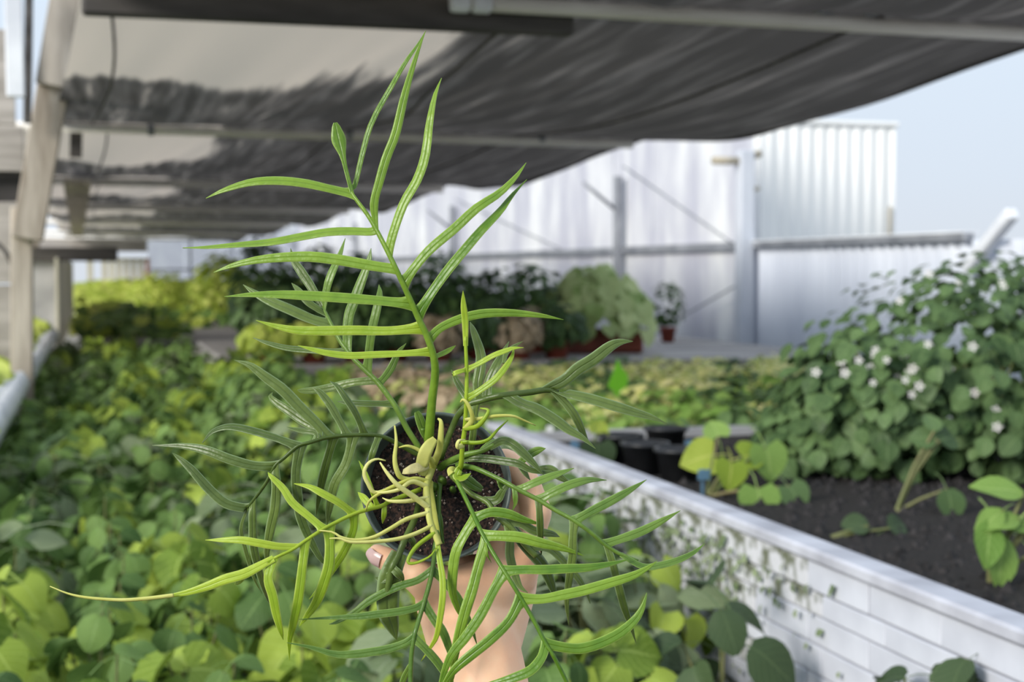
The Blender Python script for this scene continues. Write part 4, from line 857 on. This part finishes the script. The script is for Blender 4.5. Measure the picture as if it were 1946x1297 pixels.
frond('dark twisted frond drooping low behind the right side of the wrist', 'dark', P('858,905 863,910 897,940 927,956 943,981 971,1002 998,1036 1020,1058'), [
 (22, P('943,981 971,1002 998,1036 1029,1071 1043,1098 1053,1126'), {'d': .012, 'wide': 1}), (15, P('960,992 990,995 1015,1009 1050,1015 1064,1021'), {'d': .012}), (14, P('1000,1038 1043,1043 1071,1067 1098,1098 1115,1126 1122,1148'), {'d': .015}), (15, P('967,1000 969,1029 969,1057 978,1091 988,1115 1003,1127'), {'d': -.004}),
 (16, P('915,950 935,952 946,948 955,934 968,917'), {'d': -.008})], [.998, .978, .965, .965], 12, 16, .01, 13)
frond('tiny pointed shoot beside the base of the tallest frond', 'mid', P('812,845 808,832 803,815'), [(16, P('808,832 801,806 792,783'), {'wide': 1})], [1.0, .99], 9, 9, 0, 14)
frond('slender green stalk bending over the lower soil', 'mid', P('822,925 826,950 834,985 838,1010 843,1033'), [(12, P('826,950 834,985 838,1010 844,1034'))], [1.0, .985, .985], 11, 5, 0, 15)
b = MB()
for c, r_ in (((842, 918), 8), ((862, 934), 6), ((826, 930), 9)): b.tube([at(c[0], c[1], 1.008)-PC, at(c[0]-2, c[1]-4, .995)-PC, at(c[0]-3, c[1]-6, .988)-PC], [r_/FPX, r_*1.1/FPX, r_*.4/FPX], 10)
b.uv = [(.5, .3)]*len(b.v); b.obj('crown', L['mid'], fern, True)

# ------------------------------------------------------------------ the hand that holds it
def chain(joints):
    """joints: (px, py, depth, radius m, sideways flattening) -> spheres along the chain"""
    out = []
    for (a, b) in zip(joints[:-1], joints[1:]):
        pa, pb = at(*a[:3]), at(*b[:3]); L_ = (pb-pa).length; k = max(2, int(L_/(.25*min(a[3], b[3]))))
        for i in range(k+1): t = i/k; out.append((pa.lerp(pb, t), a[3]+(b[3]-a[3])*t))
    return out
sph = []
sph += chain([(948, 1420, .99, .0300), (930, 1300, 1.006, .0272), (905, 1215, 1.02, .0300)])            # forearm to wrist
sph += chain([(962, 1560, .965, .036), (948, 1420, .99, .0300)])
sph += chain([(922, 1215, 1.03, .027), (955, 1120, 1.045, .0245), (985, 1075, 1.05, .0150)])
sph += chain([(880, 1205, 1.02, .027), (850, 1140, 1.022, .0230), (828, 1112, 1.016, .0150)])              # ball of the thumb
sph += chain([(900, 1180, 1.035, .030), (905, 1120, 1.048, .0255)])
sph += chain([(905, 1120, 1.06, .021), (945, 1090, 1.085, .016)])                                             # far edge of the palm
sph += chain([(880, 1150, 1.02, .0215), (935, 1120, 1.026, .0190), (978, 1085, 1.032, .0160)])
sph += chain([(850, 1115, 1.014, .0140), (905, 1098, 1.018, .0120), (960, 1075, 1.026, .0130)])
sph += chain([(945, 1050, 1.034, .0140), (972, 985, 1.036, .0125), (970, 930, 1.036, .0105)])
sph += chain([(862, 1130, 1.024, .017), (922, 1098, 1.024, .0125), (972, 1070, 1.030, .0140)])                # web between thumb and first finger
sph += chain([(850, 1135, 1.018, .0180), (800, 1098, 1.006, .0128), (758, 1076, 1.008, .0098), (732, 1062, 1.012, .0088), (716, 1051, 1.016, .0068)])   # thumb
sph += chain([(975, 1090, 1.034, .0185), (1000, 1030, 1.024, .0120), (1022, 975, 1.022, .0105), (1000, 915, 1.025, .0098), (968, 878, 1.028, .0088), (958, 868, 1.03, .0066)])  # first finger
for off, z, sh_ in ((-14, 1.053, .0), (-30, 1.073, .0), (-44, 1.092, .0)):
    sph += chain([(965+off, 1085, z, .0135), (1000+off, 985, z, .0100), (978+off, 905, z+.002, .0092), (930+off, 868, z+.003, .0085), (900+off, 862, z+.004, .0066)])
ib = bmesh.new(); bmesh.ops.create_icosphere(ib, subdivisions=2, radius=1); iv = np.array([v.co[:] for v in ib.verts]); jf = [tuple(v.index for v in f.verts) for f in ib.faces]; ib.free()
V, F = [], []
HC = at(905, 1180, 1.02)
for c, r_ in sph:
    F += [tuple(i+len(V)*len(iv) for i in f) for f in jf]; V.append(iv*r_+np.array((c-HC)[:]))
tmp = link('hand_tmp', mesh('hand_tmp', np.vstack(V).tolist(), F, M['skin']))
q = tmp.modifiers.new('r', 'REMESH'); q.mode = 'VOXEL'; q.voxel_size = .0017; q.use_smooth_shade = True
q = tmp.modifiers.new('s', 'SMOOTH'); q.factor = .5; q.iterations = 24
me = bpy.data.meshes.new_from_object(tmp.evaluated_get(bpy.context.evaluated_depsgraph_get())); me.name = 'person'
bpy.data.objects.remove(tmp); me.materials.clear(); me.materials.append(M['skin']); me.polygons.foreach_set('use_smooth', [True]*len(me.polygons))
hand = link('person', me, None, Matrix.Translation(HC), label='bare forearm and hand reaching up from below to grip the dark pot', cat='person')
nb = MB(); vs, fs = [], []
c0 = at(719, 1056, 1.012)-HC; tdir = (at(712, 1049, 1.018)-at(750, 1072, 1.009)).normalized(); out_ = (-FWD*.9-UP*.28-RIGHT*.35); out_ = (out_-tdir*out_.dot(tdir)).normalized(); sd_ = tdir.cross(out_)
for i in range(9):
    for j in range(7):
        u = (i/8-.5)*2; v = (j/6-.5)*2; hw = .0058*(1-.25*max(0, u)**3); a = v*.85
        vs.append(c0+tdir*u*.0068*(1-.12*v*v)+sd_*math.sin(a)*hw*1.2+out_*(math.cos(a)*.0066-.0002+.0012*(1-u*u*.6)-max(0, u)*.0016))
for i in range(8):
    for j in range(6): fs.append((i*7+j, i*7+j+1, (i+1)*7+j+1, (i+1)*7+j))
nb.add(vs, fs); nb.obj('thumbnail', M['nail'], hand, True, label='pale thumbnail')
